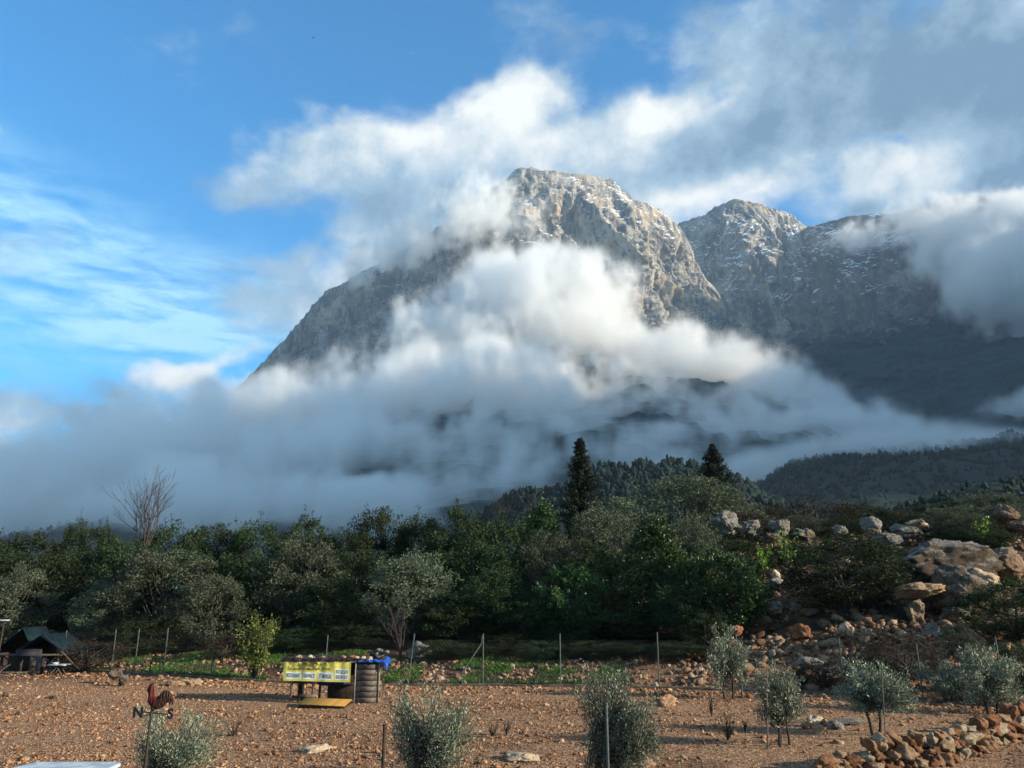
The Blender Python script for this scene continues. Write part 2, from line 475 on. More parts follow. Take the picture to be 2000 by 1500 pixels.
PUFFS = [
    # bright central body in front of the main face
    (1085, 600, 2950, 175, 92, 300, 1.5), (1140, 600, 3050, 80, 40, 220, 0.8), (950, 670, 2850, 150, 65, 300, 1.1), (1240, 690, 2850, 170, 50, 300, 1.1, -8),
    (1010, 545, 3050, 75, 50, 200, 0.8), (930, 540, 3150, 70, 34, 180, 0.5),
    (790, 640, 2900, 110, 34, 240, 0.85, 8), (700, 700, 2800, 100, 34, 260, 0.6, 20), (900, 755, 2700, 220, 52, 320, 0.9), (1430, 745, 2700, 170, 50, 300, 1.1, -14), (1590, 815, 2550, 160, 45, 300, 1.0, -20), (1730, 880, 2400, 140, 38, 260, 0.9, -14),
    # lower bank, wide
    (720, 845, 2500, 260, 75, 400, 1.15), (1050, 800, 2500, 270, 90, 420, 1.4), (1330, 850, 2350, 230, 55, 350, 1.0), (520, 835, 2600, 120, 55, 380, 0.8, 15), (425, 775, 2600, 60, 55, 300, 0.7), (330, 900, 2500, 190, 70, 420, 1.2, 16),
    (100, 985, 2400, 260, 85, 450, 1.5), (-180, 990, 2400, 260, 110, 450, 1.5), (500, 920, 2200, 280, 60, 380, 1.2), (850, 980, 2000, 280, 50, 330, 1.2), (250, 1020, 2000, 300, 60, 330, 1.4),
    (850, 890, 2250, 240, 36, 280, 0.75), (640, 915, 2200, 160, 36, 280, 0.7), (1050, 860, 2250, 160, 30, 260, 0.6),
    (600, 1010, 2000, 230, 45, 330, 1.3), (1100, 910, 2050, 260, 45, 300, 0.9), (1400, 940, 1900, 200, 40, 260, 0.8), (1650, 905, 2000, 170, 30, 220, 0.6), (960, 1050, 1900, 450, 45, 330, 1.3),
    # wreath round the upper left of the main peak
    (850, 450, 3500, 140, 40, 240, 0.85, 28), (740, 505, 3550, 90, 26, 200, 0.5, 35), (940, 400, 3500, 80, 38, 220, 0.8, 35), (740, 490, 3700, 90, 32, 200, 0.6, 32), (1040, 395, 3300, 50, 34, 120, 0.5),
    (1110, 350, 3500, 80, 14, 150, 0.35), (1000, 450, 3350, 90, 45, 200, 0.8), (1080, 500, 3200, 90, 36, 180, 0.6),
    (890, 375, 3800, 90, 36, 240, 0.6, 25),
    # right: cloud lying on the far ridge
    (1960, 480, 3500, 140, 90, 330, 1.3), (1760, 440, 3700, 130, 34, 250, 0.8, 8), (2080, 560, 3300, 160, 120, 330, 1.4), (1650, 470, 3800, 70, 26, 150, 0.45), (1450, 425, 3900, 60, 14, 120, 0.4),
    (2000, 790, 2500, 80, 38, 220, 1.1), (1930, 650, 2900, 50, 50, 200, 0.4), (1900, 870, 2350, 170, 30, 220, 0.6), (1890, 560, 3200, 60, 80, 220, 0.35), (1760, 520, 3500, 90, 30, 180, 0.35),
    # gaps where the wooded slope shows
    (1230, 842, 2300, 74, 20, 900, -1.0), (1250, 880, 2200, 200, 36, 260, 0.7), (1560, 885, 1400, 90, 24, 150, 1.3), (1720, 870, 1400, 100, 24, 150, 1.2), (1900, 862, 1400, 130, 24, 150, 1.1), (1460, 915, 1400, 60, 24, 150, 1.1), (1320, 868, 2200, 230, 30, 250, 0.8), (1560, 850, 2300, 160, 24, 220, 0.6), (1410, 735, 2500, 50, 22, 900, -0.9), (480, 912, 2200, 100, 18, 700, -0.6), (740, 950, 2100, 50, 34, 700, -0.8), (195, 1000, 2000, 50, 28, 700, -1.3), (1300, 560, 3200, 110, 60, 500, -0.8),
    (1240, 620, 2900, 40, 40, 300, -0.8), (745, 665, 2900, 46, 26, 400, -0.4), (1820, 700, 2900, 170, 90, 900, -0.8), (620, 620, 2900, 110, 60, 900, -0.8)]
for p_ in PUFFS:
    puff(*p_)
field[...] = field * 1.0 + NZ * 0.34 * np.clip(field * 2.0, 0, 1) - 0.42
dn = np.clip(field * 1.5, 0, 1) ** 1.5
del field
edge = lambda n: np.minimum(np.clip(np.arange(n) / 6.0, 0, 1), np.clip((n - 1 - np.arange(n)) / 6.0, 0, 1)).astype(np.float32)
dn *= edge(GX)[:, None, None] * edge(GY)[None, :, None] * edge(GZ)[None, None, :]
print('mist grid', time.time() - T0, float(dn.mean()))

def grid_volume(name, dn, mn, mx, mat):
    gx, gy, gz = dn.shape
    me = bpy.data.meshes.new(name)
    me.vertices.add(dn.size)
    at = me.attributes.new('density', 'FLOAT', 'POINT')
    at.data.foreach_set('value', np.ascontiguousarray(dn, dtype=np.float32).ravel())
    me.materials.append(mat)
    g = bpy.data.node_groups.new(name, 'GeometryNodeTree')
    g.interface.new_socket('Geometry', in_out='INPUT', socket_type='NodeSocketGeometry')
    g.interface.new_socket('Geometry', in_out='OUTPUT', socket_type='NodeSocketGeometry')
    gi = nd(g, 'NodeGroupInput'); go = nd(g, 'NodeGroupOutput')
    vc = nd(g, 'GeometryNodeVolumeCube')
    si = nd(g, 'GeometryNodeSampleIndex', data_type='FLOAT', domain='POINT')
    na = nd(g, 'GeometryNodeInputNamedAttribute', data_type='FLOAT')
    na.inputs[0].default_value = 'density'
    g.links.new(gi.outputs[0], si.inputs['Geometry'])
    g.links.new(na.outputs['Attribute'], si.inputs['Value'])
    vc.inputs['Min'].default_value = tuple(mn); vc.inputs['Max'].default_value = tuple(mx)
    for n_, v in zip('XYZ', (gx, gy, gz)):
        vc.inputs['Resolution ' + n_].default_value = v
    p = nd(g, 'GeometryNodeInputPosition')
    s_ = vmt(g, 'SUBTRACT', p.outputs[0], tuple(mn))
    s_ = vmt(g, 'MULTIPLY', s_, tuple((r - 1) / (b - a) for r, a, b in zip((gx, gy, gz), mn, mx)))
    s_ = vmt(g, 'FLOOR', vmt(g, 'ADD', s_, (0.5, 0.5, 0.5)))
    g.links.new(vmt(g, 'DOT_PRODUCT', s_, (gy * gz, gz, 1)), si.inputs['Index'])
    g.links.new(si.outputs[0], vc.inputs['Density'])
    sm = nd(g, 'GeometryNodeSetMaterial')
    sm.inputs['Material'].default_value = mat
    g.links.new(vc.outputs[0], sm.inputs[0])
    g.links.new(sm.outputs[0], go.inputs[0])
    o = link(name, me)
    o.modifiers.new('density', 'NODES').node_group = g
    return o

def vol_mat(name, density, color, aniso=0.0):
    m = bpy.data.materials.new(name)
    m.use_nodes = True
    t = m.node_tree
    t.nodes.clear()
    o = nd(t, 'ShaderNodeOutputMaterial')
    v = nd(t, 'ShaderNodeVolumePrincipled')
    v.inputs['Density'].default_value = density
    v.inputs['Color'].default_value = c4(color)
    v.inputs['Anisotropy'].default_value = aniso
    t.links.new(v.outputs[0], o.inputs['Volume'])
    return m

mist = grid_volume('mist', dn, MN, MX, vol_mat('cloud droplets', 0.0145, (1.0, 1.0, 1.0), 0.1))
tag(mist, 'bank of low cloud and mist wrapped around the mountain', kind='stuff')
del dn, NZ

# ------------------------------------------------------------------ haze
HZ = 0.000045
if HZ:
    hv = np.array([(x, y, z) for x in (-9000, 9500) for y in (-60, 7600) for z in (-3, 3300)], dtype=float)
    hf = [(0, 1, 3, 2), (4, 6, 7, 5), (0, 4, 5, 1), (2, 3, 7, 6), (0, 2, 6, 4), (1, 5, 7, 3)]
    link('haze', mesh_from('haze', hv, hf, [vol_mat('air', HZ, (0.55, 0.74, 1.0), 0.0)]), kind='stuff', label='blue haze filling the valley air')

# ================================================================== ground
def lerp_pts(x, xs, ys):
    return np.interp(x, xs, ys)

# the line of the kerb and of the wire fence: depth as a function of x
KX = [-40, -22, -17, -12, -6, 0, 6, 10, 15.6, 22, 40]
KY = [38, 36, 34.5, 32.6, 31.0, 30.2, 29.0, 28.0, 24.6, 22.5, 20]
def kerb_y(x):
    return np.interp(x, KX, KY)

def H(x, y):
    """height of the ground"""
    x = np.asarray(x, dtype=float); y = np.asarray(y, dtype=float)
    d = y - kerb_y(x)
    k = np.interp(x, [-60, -10, 2, 8, 14, 30, 60], [0.07, 0.10, 0.13, 0.20, 0.25, 0.27, 0.2])
    up = np.clip(d - 0.4, 0, 24) + np.clip(d - 24.4, 0, 12) * 0.35
    z = k * up
    far = np.clip(d - 36, 0, None)
    z = z - np.clip(far * 0.15, 0, z + 2)
    p = np.stack([x, y, np.zeros_like(x)], -1)
    z = z + perlin(p / 5.3) * 0.06 * np.clip(y - 6, 0, 8) / 8 + perlin(p / 14 + 9) * 0.10 * np.clip(y - 6, 0, 8) / 8
    z = z + np.where(d > 1, perlin(p / 3.1 + 4) * 0.25 * np.clip((d - 1) / 4, 0, 1), 0)
    z = z - np.where(d > 60, 6.0 * np.clip((d - 60) / 100, 0, 1), 0)
    return z

def ground_at(px, py):
    """where the ray through a photo pixel meets the ground"""
    d = ray(px, py)
    D = 8.0
    while D < 90:
        p = d * (D / d.y)
        if p.z + CAMZ < float(H(p.x, p.y)):
            break
        D += 0.5
    lo, hi = D - 0.5, D
    for _ in range(6):
        D = (lo + hi) / 2
        p = d * (D / d.y)
        if p.z + CAMZ < float(H(p.x, p.y)): hi = D
        else: lo = D
    p = d * (D / d.y)
    return Vector((p.x, p.y, float(H(p.x, p.y))))

def on_ground(px, D):
    x = (px - 1000.0) / F * D / (CP + 0.27 * SP)
    return Vector((x, D, float(H(x, D))))

def soil_build(t, b):
    tcn = nd(t, 'ShaderNodeTexCoord').outputs['Object']
    a = noi(t, tcn, 0.22, 5, 0.6)
    c = noi(t, tcn, 9.0, 7, 0.7)
    col = mixc(t, rmp(t, a, 0.36, 0.62), c4((0.075, 0.036, 0.020)), c4((0.24, 0.118, 0.06)))
    col = mixc(t, rmp(t, c, 0.4, 0.75), col, c4((0.34, 0.21, 0.125)))
    sp = nd(t, 'ShaderNodeSeparateXYZ')
    t.links.new(tcn, sp.inputs[0])
    # beyond the fence: darker leaf litter, and moss on the valley floor
    far = rmp(t, mth(t, 'ADD', sp.outputs[1], mth(t, 'MULTIPLY', noi(t, tcn, 0.5, 4), 3.0)), 31.5, 34.5)
    col = mixc(t, far, col, mixc(t, rmp(t, noi(t, tcn, 1.3, 6, 0.65), 0.42, 0.6), c4((0.035, 0.024, 0.018)), c4((0.12, 0.065, 0.042))))
    far2 = rmp(t, sp.outputs[1], 70.0, 110.0)
    col = mixc(t, far2, col, mixc(t, noi(t, tcn, 0.02, 6), c4((0.004, 0.013, 0.011)), c4((0.012, 0.028, 0.02))))
    # small flat chips pressed into the soil of the field
    wv_ = vmt(t, 'ADD', tcn, vmt(t, 'MULTIPLY', noi(t, tcn, 6.0, 3, 0.5, col=True), (0.12, 0.12, 0.12)))
    vo = nd(t, 'ShaderNodeTexVoronoi', feature='F1'); t.links.new(wv_, vo.inputs['Vector']); vo.inputs['Scale'].default_value = 17.0
    ve = nd(t, 'ShaderNodeTexVoronoi', feature='DISTANCE_TO_EDGE'); t.links.new(wv_, ve.inputs['Vector']); ve.inputs['Scale'].default_value = 17.0
    sc3 = nd(t, 'ShaderNodeSeparateColor'); t.links.new(vo.outputs['Color'], sc3.inputs[0])
    chip = mixc(t, sc3.outputs[0], c4((0.28, 0.145, 0.08)), c4((0.64, 0.43, 0.27)))
    chip = mixc(t, rmp(t, ve.outputs['Distance'], 0.0, 0.14, 0.8, 0.0), chip, c4((0.06, 0.032, 0.02)))
    cm_ = mth(t, 'MULTIPLY', rmp(t, sc3.outputs[1], 0.20, 0.26), mth(t, 'SUBTRACT', 1.0, rmp(t, sp.outputs[1], 29.0, 34.0)))
    cm_ = mth(t, 'MULTIPLY', cm_, rmp(t, a, 0.36, 0.46))
    col = mixc(t, cm_, col, chip)
    t.links.new(col, b.inputs['Base Color'])
    hh_ = mth(t, 'MULTIPLY', rmp(t, ve.outputs['Distance'], 0.0, 0.2), cm_)
    bump(t, b, mth(t, 'ADD', mth(t, 'ADD', c, noi(t, tcn, 30.0, 4, 0.6)), mth(t, 'MULTIPLY', hh_, 1.2)), 1.0, 0.05)
m_soil = material('red soil', soil_build)

ys = np.r_[np.linspace(-300, 4, 12), np.linspace(5, 46, 200), 46 + np.geomspace(0.4, 8600, 80)]
us = np.r_[np.linspace(-1, -0.5, 14, endpoint=False), np.linspace(-0.5, 0.5, 220), np.linspace(0.5, 1, 15)[1:]]
yy, uu = np.meshgrid(ys, us, indexing='ij')
wd = np.maximum(60, np.abs(yy) * 1.5) + 20
xx = uu * wd
zz = H(xx, yy)
gm = mesh_from('field', np.stack([xx, yy, zz], -1).reshape(-1, 3), grid_faces(len(ys), len(us))[:, ::-1], [m_soil], True)
field_o = link('field', gm, kind='structure', label='stony red field running up to the wood and on under the hills')

# ================================================================== foothills
def hill(crest, zb, run, ns, ntt, scale, mat, label, back=0.5):
    pts = np.array([list(P(*c)) for c in crest])
    seg = np.r_[0, np.cumsum(np.linalg.norm(np.diff(pts, axis=0), axis=1))]
    s = np.linspace(0, seg[-1], ns)
    C = np.stack([np.interp(s, seg, pts[:, i]) for i in range(3)], 1)
    t = np.linspace(-back, 1, ntt)
    f = np.abs(t)[None, :]
    zc = C[:, 2][:, None]
    z = zc + (zb - zc) * (f ** 1.15)
    Y = C[:, 1][:, None] - t[None, :] * run
    X = C[:, 0][:, None] * (1 - np.clip(t[None, :], 0, 1) * run / C[:, 1][:, None] * 0.6)
    B = np.stack([X + 0 * z, Y + 0 * z, z], -1)
    q = B / scale
    fr = sstep(0, 0.15, np.abs(t))[None, :]
    B[..., 2] += (ridged(q / 300, 4) - 1.3) * 14 * scale * fr + fbm(q / 40, 4) * 5 * scale
    me = mesh_from('hill', B.reshape(-1, 3), grid_faces(ns, ntt)[:, ::-1], [mat], True)
    link('hill', me, kind='structure', label=label)
    return B

def hill_build(t, b):
    tcn = nd(t, 'ShaderNodeTexCoord').outputs['Object']
    a = noi(t, tcn, 0.018, 6, 0.6, 0.4)
    c = noi(t, vmt(t, 'MULTIPLY', tcn, (1, 1, 0.4)), 0.12, 6, 0.65)
    rock = mixc(t, rmp(t, c, 0.35, 0.65), c4((0.16, 0.15, 0.15)), c4((0.42, 0.39, 0.36)))
    veg = mixc(t, c, c4((0.004, 0.014, 0.012)), c4((0.013, 0.03, 0.022)))
    t.links.new(mixc(t, rmp(t, a, 0.68, 0.72), veg, rock), b.inputs['Base Color'])
    bump(t, b, c, 0.9, 6.0)
m_hill = material('wooded hill', hill_build)
hills = []
hills.append((hill([(860, 1075, 560), (960, 1010, 560), (1040, 962, 560), (1110, 938, 560), (1200, 922, 570), (1290, 908, 580), (1350, 912, 590), (1420, 935, 600), (1500, 975, 610), (1600, 1010, 600)],
                   5, 320, 160, 60, 1.0, m_hill, 'low wooded hill with a pale rock face behind the two conifers'), 3000, 6.5))
hills.append((hill([(1380, 1010, 1500), (1450, 965, 1500), (1540, 918, 1500), (1620, 893, 1510), (1740, 883, 1520), (1850, 875, 1530), (1980, 866, 1540), (2200, 850, 1550), (2600, 860, 1500), (3000, 900, 1400)],
                   10, 1050, 200, 70, 2.0, m_hill, 'long dark wooded foothill with mist drifting over its crest'), 5000, 13.0))
hills.append((hill([(1680, 1040, 330), (1760, 1000, 320), (1850, 965, 310), (1920, 946, 300), (2000, 936, 300), (2200, 930, 290), (2500, 980, 270)],
                   6, 150, 120, 50, 0.5, m_hill, 'low hill with a grey rock outcrop at the right edge'), 420, 3.2))
hills.append((hill([(-900, 1070, 1900), (-400, 1062, 1900), (0, 1050, 1900), (110, 1030, 1900), (195, 1003, 1900), (270, 1025, 1900), (400, 1052, 1900), (600, 1060, 1900), (800, 1055, 1900), (960, 1070, 1900), (1200, 1090, 1900)],
                   10, 900, 140, 50, 2.0, m_hill, 'far wooded rise half lost in the mist on the left'), 1200, 11.0))

# ================================================================== foliage makers
def leaf_build(c_dark, c_light, transl=0.25):
    def build(t, b):
        g = nd(t, 'ShaderNodeNewGeometry')
        oi = nd(t, 'ShaderNodeObjectInfo')
        r = g.outputs['Random Per Island']
        col = mixc(t, mth(t, 'POWER', r, 1.4), c4(c_dark), c4(c_light))
        h = nd(t, 'ShaderNodeHueSaturation')
        t.links.new(mth(t, 'MULTIPLY_ADD', oi.outputs['Random'], 0.05, 0.475), h.inputs['Hue'])
        t.links.new(mth(t, 'MULTIPLY_ADD', oi.outputs['Random'], 0.5, 0.75), h.inputs['Value'])
        t.links.new(col, h.inputs['Color'])
        t.links.new(h.outputs[0], b.inputs['Base Color'])
        if transl:
            tr = nd(t, 'ShaderNodeBsdfTranslucent')
            t.links.new(h.outputs[0], tr.inputs[0])
            mx = nd(t, 'ShaderNodeMixShader')
            mx.inputs[0].default_value = transl
            t.links.new(b.outputs[0], mx.inputs[1])
            t.links.new(tr.outputs[0], mx.inputs[2])
            out = [n for n in t.nodes if n.type == 'OUTPUT_MATERIAL'][0]
            t.links.new(mx.outputs[0], out.inputs['Surface'])
    return build
m_leaf = {
    'dark': material('dark evergreen leaves', leaf_build((0.008, 0.017, 0.008), (0.055, 0.085, 0.034)), 0.65, 0.18),
    'olive': material('grey olive leaves', leaf_build((0.028, 0.042, 0.028), (0.16, 0.19, 0.125)), 0.65, 0.18),
    'green': material('fresh green leaves', leaf_build((0.012, 0.032, 0.009), (0.06, 0.115, 0.026)), 0.5, 0.4),
    'brown': material('withered brown leaves', leaf_build((0.022, 0.016, 0.012), (0.07, 0.052, 0.036)), 0.8, 0.1),
    'lime': material('lime green leaves', leaf_build((0.10, 0.20, 0.02), (0.32, 0.52, 0.06), 0.35), 0.5, 0.3),
    'conifer': material('conifer needles', leaf_build((0.006, 0.012, 0.009), (0.022, 0.034, 0.020), 0.1), 0.7, 0.2),
    'silver': material('silver olive leaves', leaf_build((0.045, 0.065, 0.045), (0.34, 0.38, 0.27), 0.2), 0.5, 0.4),
}
def bark_build(t, b):
    tcn = nd(t, 'ShaderNodeTexCoord').outputs['Object']
    a = noi(t, vmt(t, 'MULTIPLY', tcn, (1, 1, 0.2)), 14.0, 5, 0.6)
    t.links.new(mixc(t, a, c4((0.018, 0.015, 0.013)), c4((0.075, 0.062, 0.052))), b.inputs['Base Color'])
    bump(t, b, a, 0.6, 0.02)
m_bark = material('bark', bark_build)

def leaves_at(c, nrm, length, width, r_):
    """quads with centres c, pointing roughly along nrm"""
    n = len(c)
    d = nrm + r_.normal(0, 0.75, (n, 3))
    d /= np.linalg.norm(d, axis=1)[:, None] + 1e-9
    a = np.cross(d, r_.normal(0, 1, (n, 3)))
    a /= np.linalg.norm(a, axis=1)[:, None] + 1e-9
    L = (length * r_.uniform(0.6, 1.35, n))[:, None]
    W = (width * r_.uniform(0.7, 1.3, n))[:, None]
    v = np.stack([c - d * L * 0.5, c + a * W * 0.5, c + d * L * 0.5, c - a * W * 0.5], 1).reshape(-1, 3)
    f = np.arange(4 * n).reshape(n, 4)
    return v, f

def tube(path, rad, sides=6):
    path = np.asarray(path, dtype=float); rad = np.asarray(rad, dtype=float)
    n = len(path)
    tg = np.gradient(path, axis=0)
    tg /= np.linalg.norm(tg, axis=1)[:, None] + 1e-9
    ref = np.array([0.31, 0.95, 0.05])
    u = np.cross(tg, ref); u /= np.linalg.norm(u, axis=1)[:, None] + 1e-9
    w = np.cross(tg, u)
    an = np.linspace(0, 2 * np.pi, sides, endpoint=False)
    v = path[:, None, :] + rad[:, None, None] * (np.cos(an)[None, :, None] * u[:, None, :] + np.sin(an)[None, :, None] * w[:, None, :])
    i = (np.arange(n - 1)[:, None] * sides + np.arange(sides)[None, :])
    j = (np.arange(n - 1)[:, None] * sides + (np.arange(sides)[None, :] + 1) % sides)
    f = np.stack([i, j, j + sides, i + sides], -1).reshape(-1, 4)
    v = v.reshape(-1, 3)
    v = np.r_[v, path[:1], path[-1:]]
    k = np.arange(sides)
    c0 = len(v) - 2
    f = np.r_[f, np.stack([k, (k + 1) % sides, np.full(sides, c0), np.full(sides, c0)], -1)[:, :4]] if False else f
    return v, f

class Acc:
    def __init__(self): self.v, self.f, self.n = [], [], 0
    def add(self, v, f):
        self.v.append(v); self.f.append(f + self.n); self.n += len(v)
    def mesh(self, name, mats, smooth=False):
        return mesh_from(name, np.concatenate(self.v), np.concatenate(self.f), mats, smooth)

def crooked(a, b, n, amp, r_):
    t = np.linspace(0, 1, n)[:, None]
    p = np.asarray(a) * (1 - t) + np.asarray(b) * t
    w = np.cumsum(r_.normal(0, amp, (n, 3)), axis=0)
    w -= w[0] + (w[-1] - w[0]) * t
    return p + w

def broad_tree(seed, h, w, leaf, nclump, nleaf, ll, lw, low=0.12, shape='round', trunk_r=0.14):
    """returns trunk mesh, crown mesh. h, w in metres; the crown reaches down to low*h"""
    r_ = np.random.default_rng(seed)
    cz0, cz1 = h * low, h
    cc = []
    while len(cc) < nclump:
        u = r_.normal(0, 1, 3); u /= np.linalg.norm(u)
        rr = r_.uniform(0.45, 1.0) ** 0.55
        z = u[2] * rr
        s = 1.0
        if shape == 'cone':
            s = np.clip(1.0 - 0.75 * (z * 0.5 + 0.5), 0.12, 1) * 1.15
        elif shape == 'top':
            s = 0.75 + 0.35 * (z * 0.5 + 0.5)
        x, y = u[0] * rr * w / 2 * s, u[1] * rr * w / 2 * s
        lump = 1 + 0.30 * float(perlin(np.array([[u[0] * 1.6 + seed, u[1] * 1.6, u[2] * 1.6]]))[0])
        cc.append((x * lump, y * lump, (cz0 + cz1) / 2 + z * (cz1 - cz0) / 2 * (0.9 + 0.1 * lump)))
    cc = np.array(cc)
    mid = np.array([0, 0, (cz0 + cz1) / 2])
    per = r_.poisson(nleaf / nclump, nclump) + 3
    cr = r_.uniform(0.07, 0.145, nclump) * w
    idx = np.repeat(np.arange(nclump), per)
    o = r_.normal(0, 1, (len(idx), 3)); o /= np.linalg.norm(o, axis=1)[:, None]
    o *= (r_.uniform(0.15, 1.0, len(idx)) ** 0.5 * cr[idx])[:, None]
    c = cc[idx] + o * np.array([1, 1, 0.85])
    nrm = (c - mid) / (np.linalg.norm(c - mid, axis=1)[:, None] + 1e-6) * 0.6 + np.array([0, 0, 0.45])
    # stray sprigs beyond the outline
    ns = nclump // 3
    sp = r_.choice(nclump, ns, False)
    sv = []
    for i in sp:
        d = cc[i] - mid; d /= np.linalg.norm(d)
        d = d * 0.6 + np.array([0, 0, 0.6]) + r_.normal(0, 0.15, 3)
        for k in range(14):
            sv.append(cc[i] + d * (cr[i] * 0.9 + 0.016 * w * k / 3.0 * r_.uniform(0.5, 1.0)) + r_.normal(0, 0.012 * w, 3))
    c = np.r_[c, np.array(sv)]; nrm = np.r_[nrm, np.tile([0, 0, 0.9], (len(sv), 1))]
    v, f = leaves_at(c, nrm, ll, lw, r_)
    crown = mesh_from('crown', v, f, [m_leaf[leaf]])
    A = Acc()
    top = np.array([r_.normal(0, 0.04 * w), r_.normal(0, 0.04 * w), h * 0.62])
    p = crooked([0, 0, -0.3], top, 8, 0.03 * h / 6, r_)
    A.add(*tube(p, np.linspace(trunk_r, trunk_r * 0.35, 8), 8))
    for i in r_.choice(nclump, min(16, nclump), False):
        k = r_.integers(1, 6)
        q = crooked(p[k], cc[i], 6, 0.05, r_)
        A.add(*tube(q, np.linspace(trunk_r * 0.42, trunk_r * 0.06, 6), 5))
    return A.mesh('trunk', [m_bark], True), crown

VAR = {}
def variants(kind, n, **kw):
    VAR[kind] = [broad_tree(hash_seed(kind) + i, **kw) for i in range(n)]
def hash_seed(s):
    return sum(ord(ch) * (i + 3) for i, ch in enumerate(s)) * 7 % 9973
variants('dark', 4, h=6.0, w=4.6, leaf='dark', nclump=150, nleaf=19000, ll=0.13, lw=0.075, low=0.05)
variants('olive', 4, h=5.6, w=4.4, leaf='olive', nclump=140, nleaf=18000, ll=0.14, lw=0.055, low=0.05)
variants('green', 2, h=6.0, w=3.6, leaf='green', nclump=140, nleaf=15000, ll=0.13, lw=0.08, low=0.04, shape='cone')
variants('greenround', 1, h=4.6, w=3.6, leaf='green', nclump=110, nleaf=11000, ll=0.15, lw=0.085, low=0.05)
variants('brown', 1, h=3.0, w=3.0, leaf='brown', nclump=90, nleaf=5000, ll=0.10, lw=0.05, low=0.03)
print('tree meshes', time.time() - T0)

_cnt = {}
def tree(name, kind, px, top, D, wpx, label, cat='tree', group='trees of the wood beyond the fence', base=None, var=None, rot=None):
    """px: centre, top: pixel of its top, D: its distance, wpx: crown width in photo pixels"""
    c = P(px, top, D)
    z0 = float(H(c.x, c.y)) if base is None else base
    h = c.z - z0
    w = wpx * D / (F * CP) * 1.0
    vs = VAR[kind]
    i = _cnt.get(kind, 0); _cnt[kind] = i + 1
    tm, cm = vs[(i if var is None else var) % len(vs)]
    nom = NOM[kind]
    e = link(name, None, loc=(c.x, c.y, z0), label=label, cat=cat, group=group)
    e.rotation_euler = (0, 0, random.uniform(0, 6.28) if rot is None else rot)
    e.scale = (w / nom[1], w / nom[1], h / nom[0])
    link('trunk', tm, e); link('crown', cm, e)
    return e
NOM = {'dark': (6.1, 4.6), 'olive': (5.7, 4.4), 'green': (6.1, 3.3), 'greenround': (4.7, 3.6), 'brown': (3.1, 3.0)}

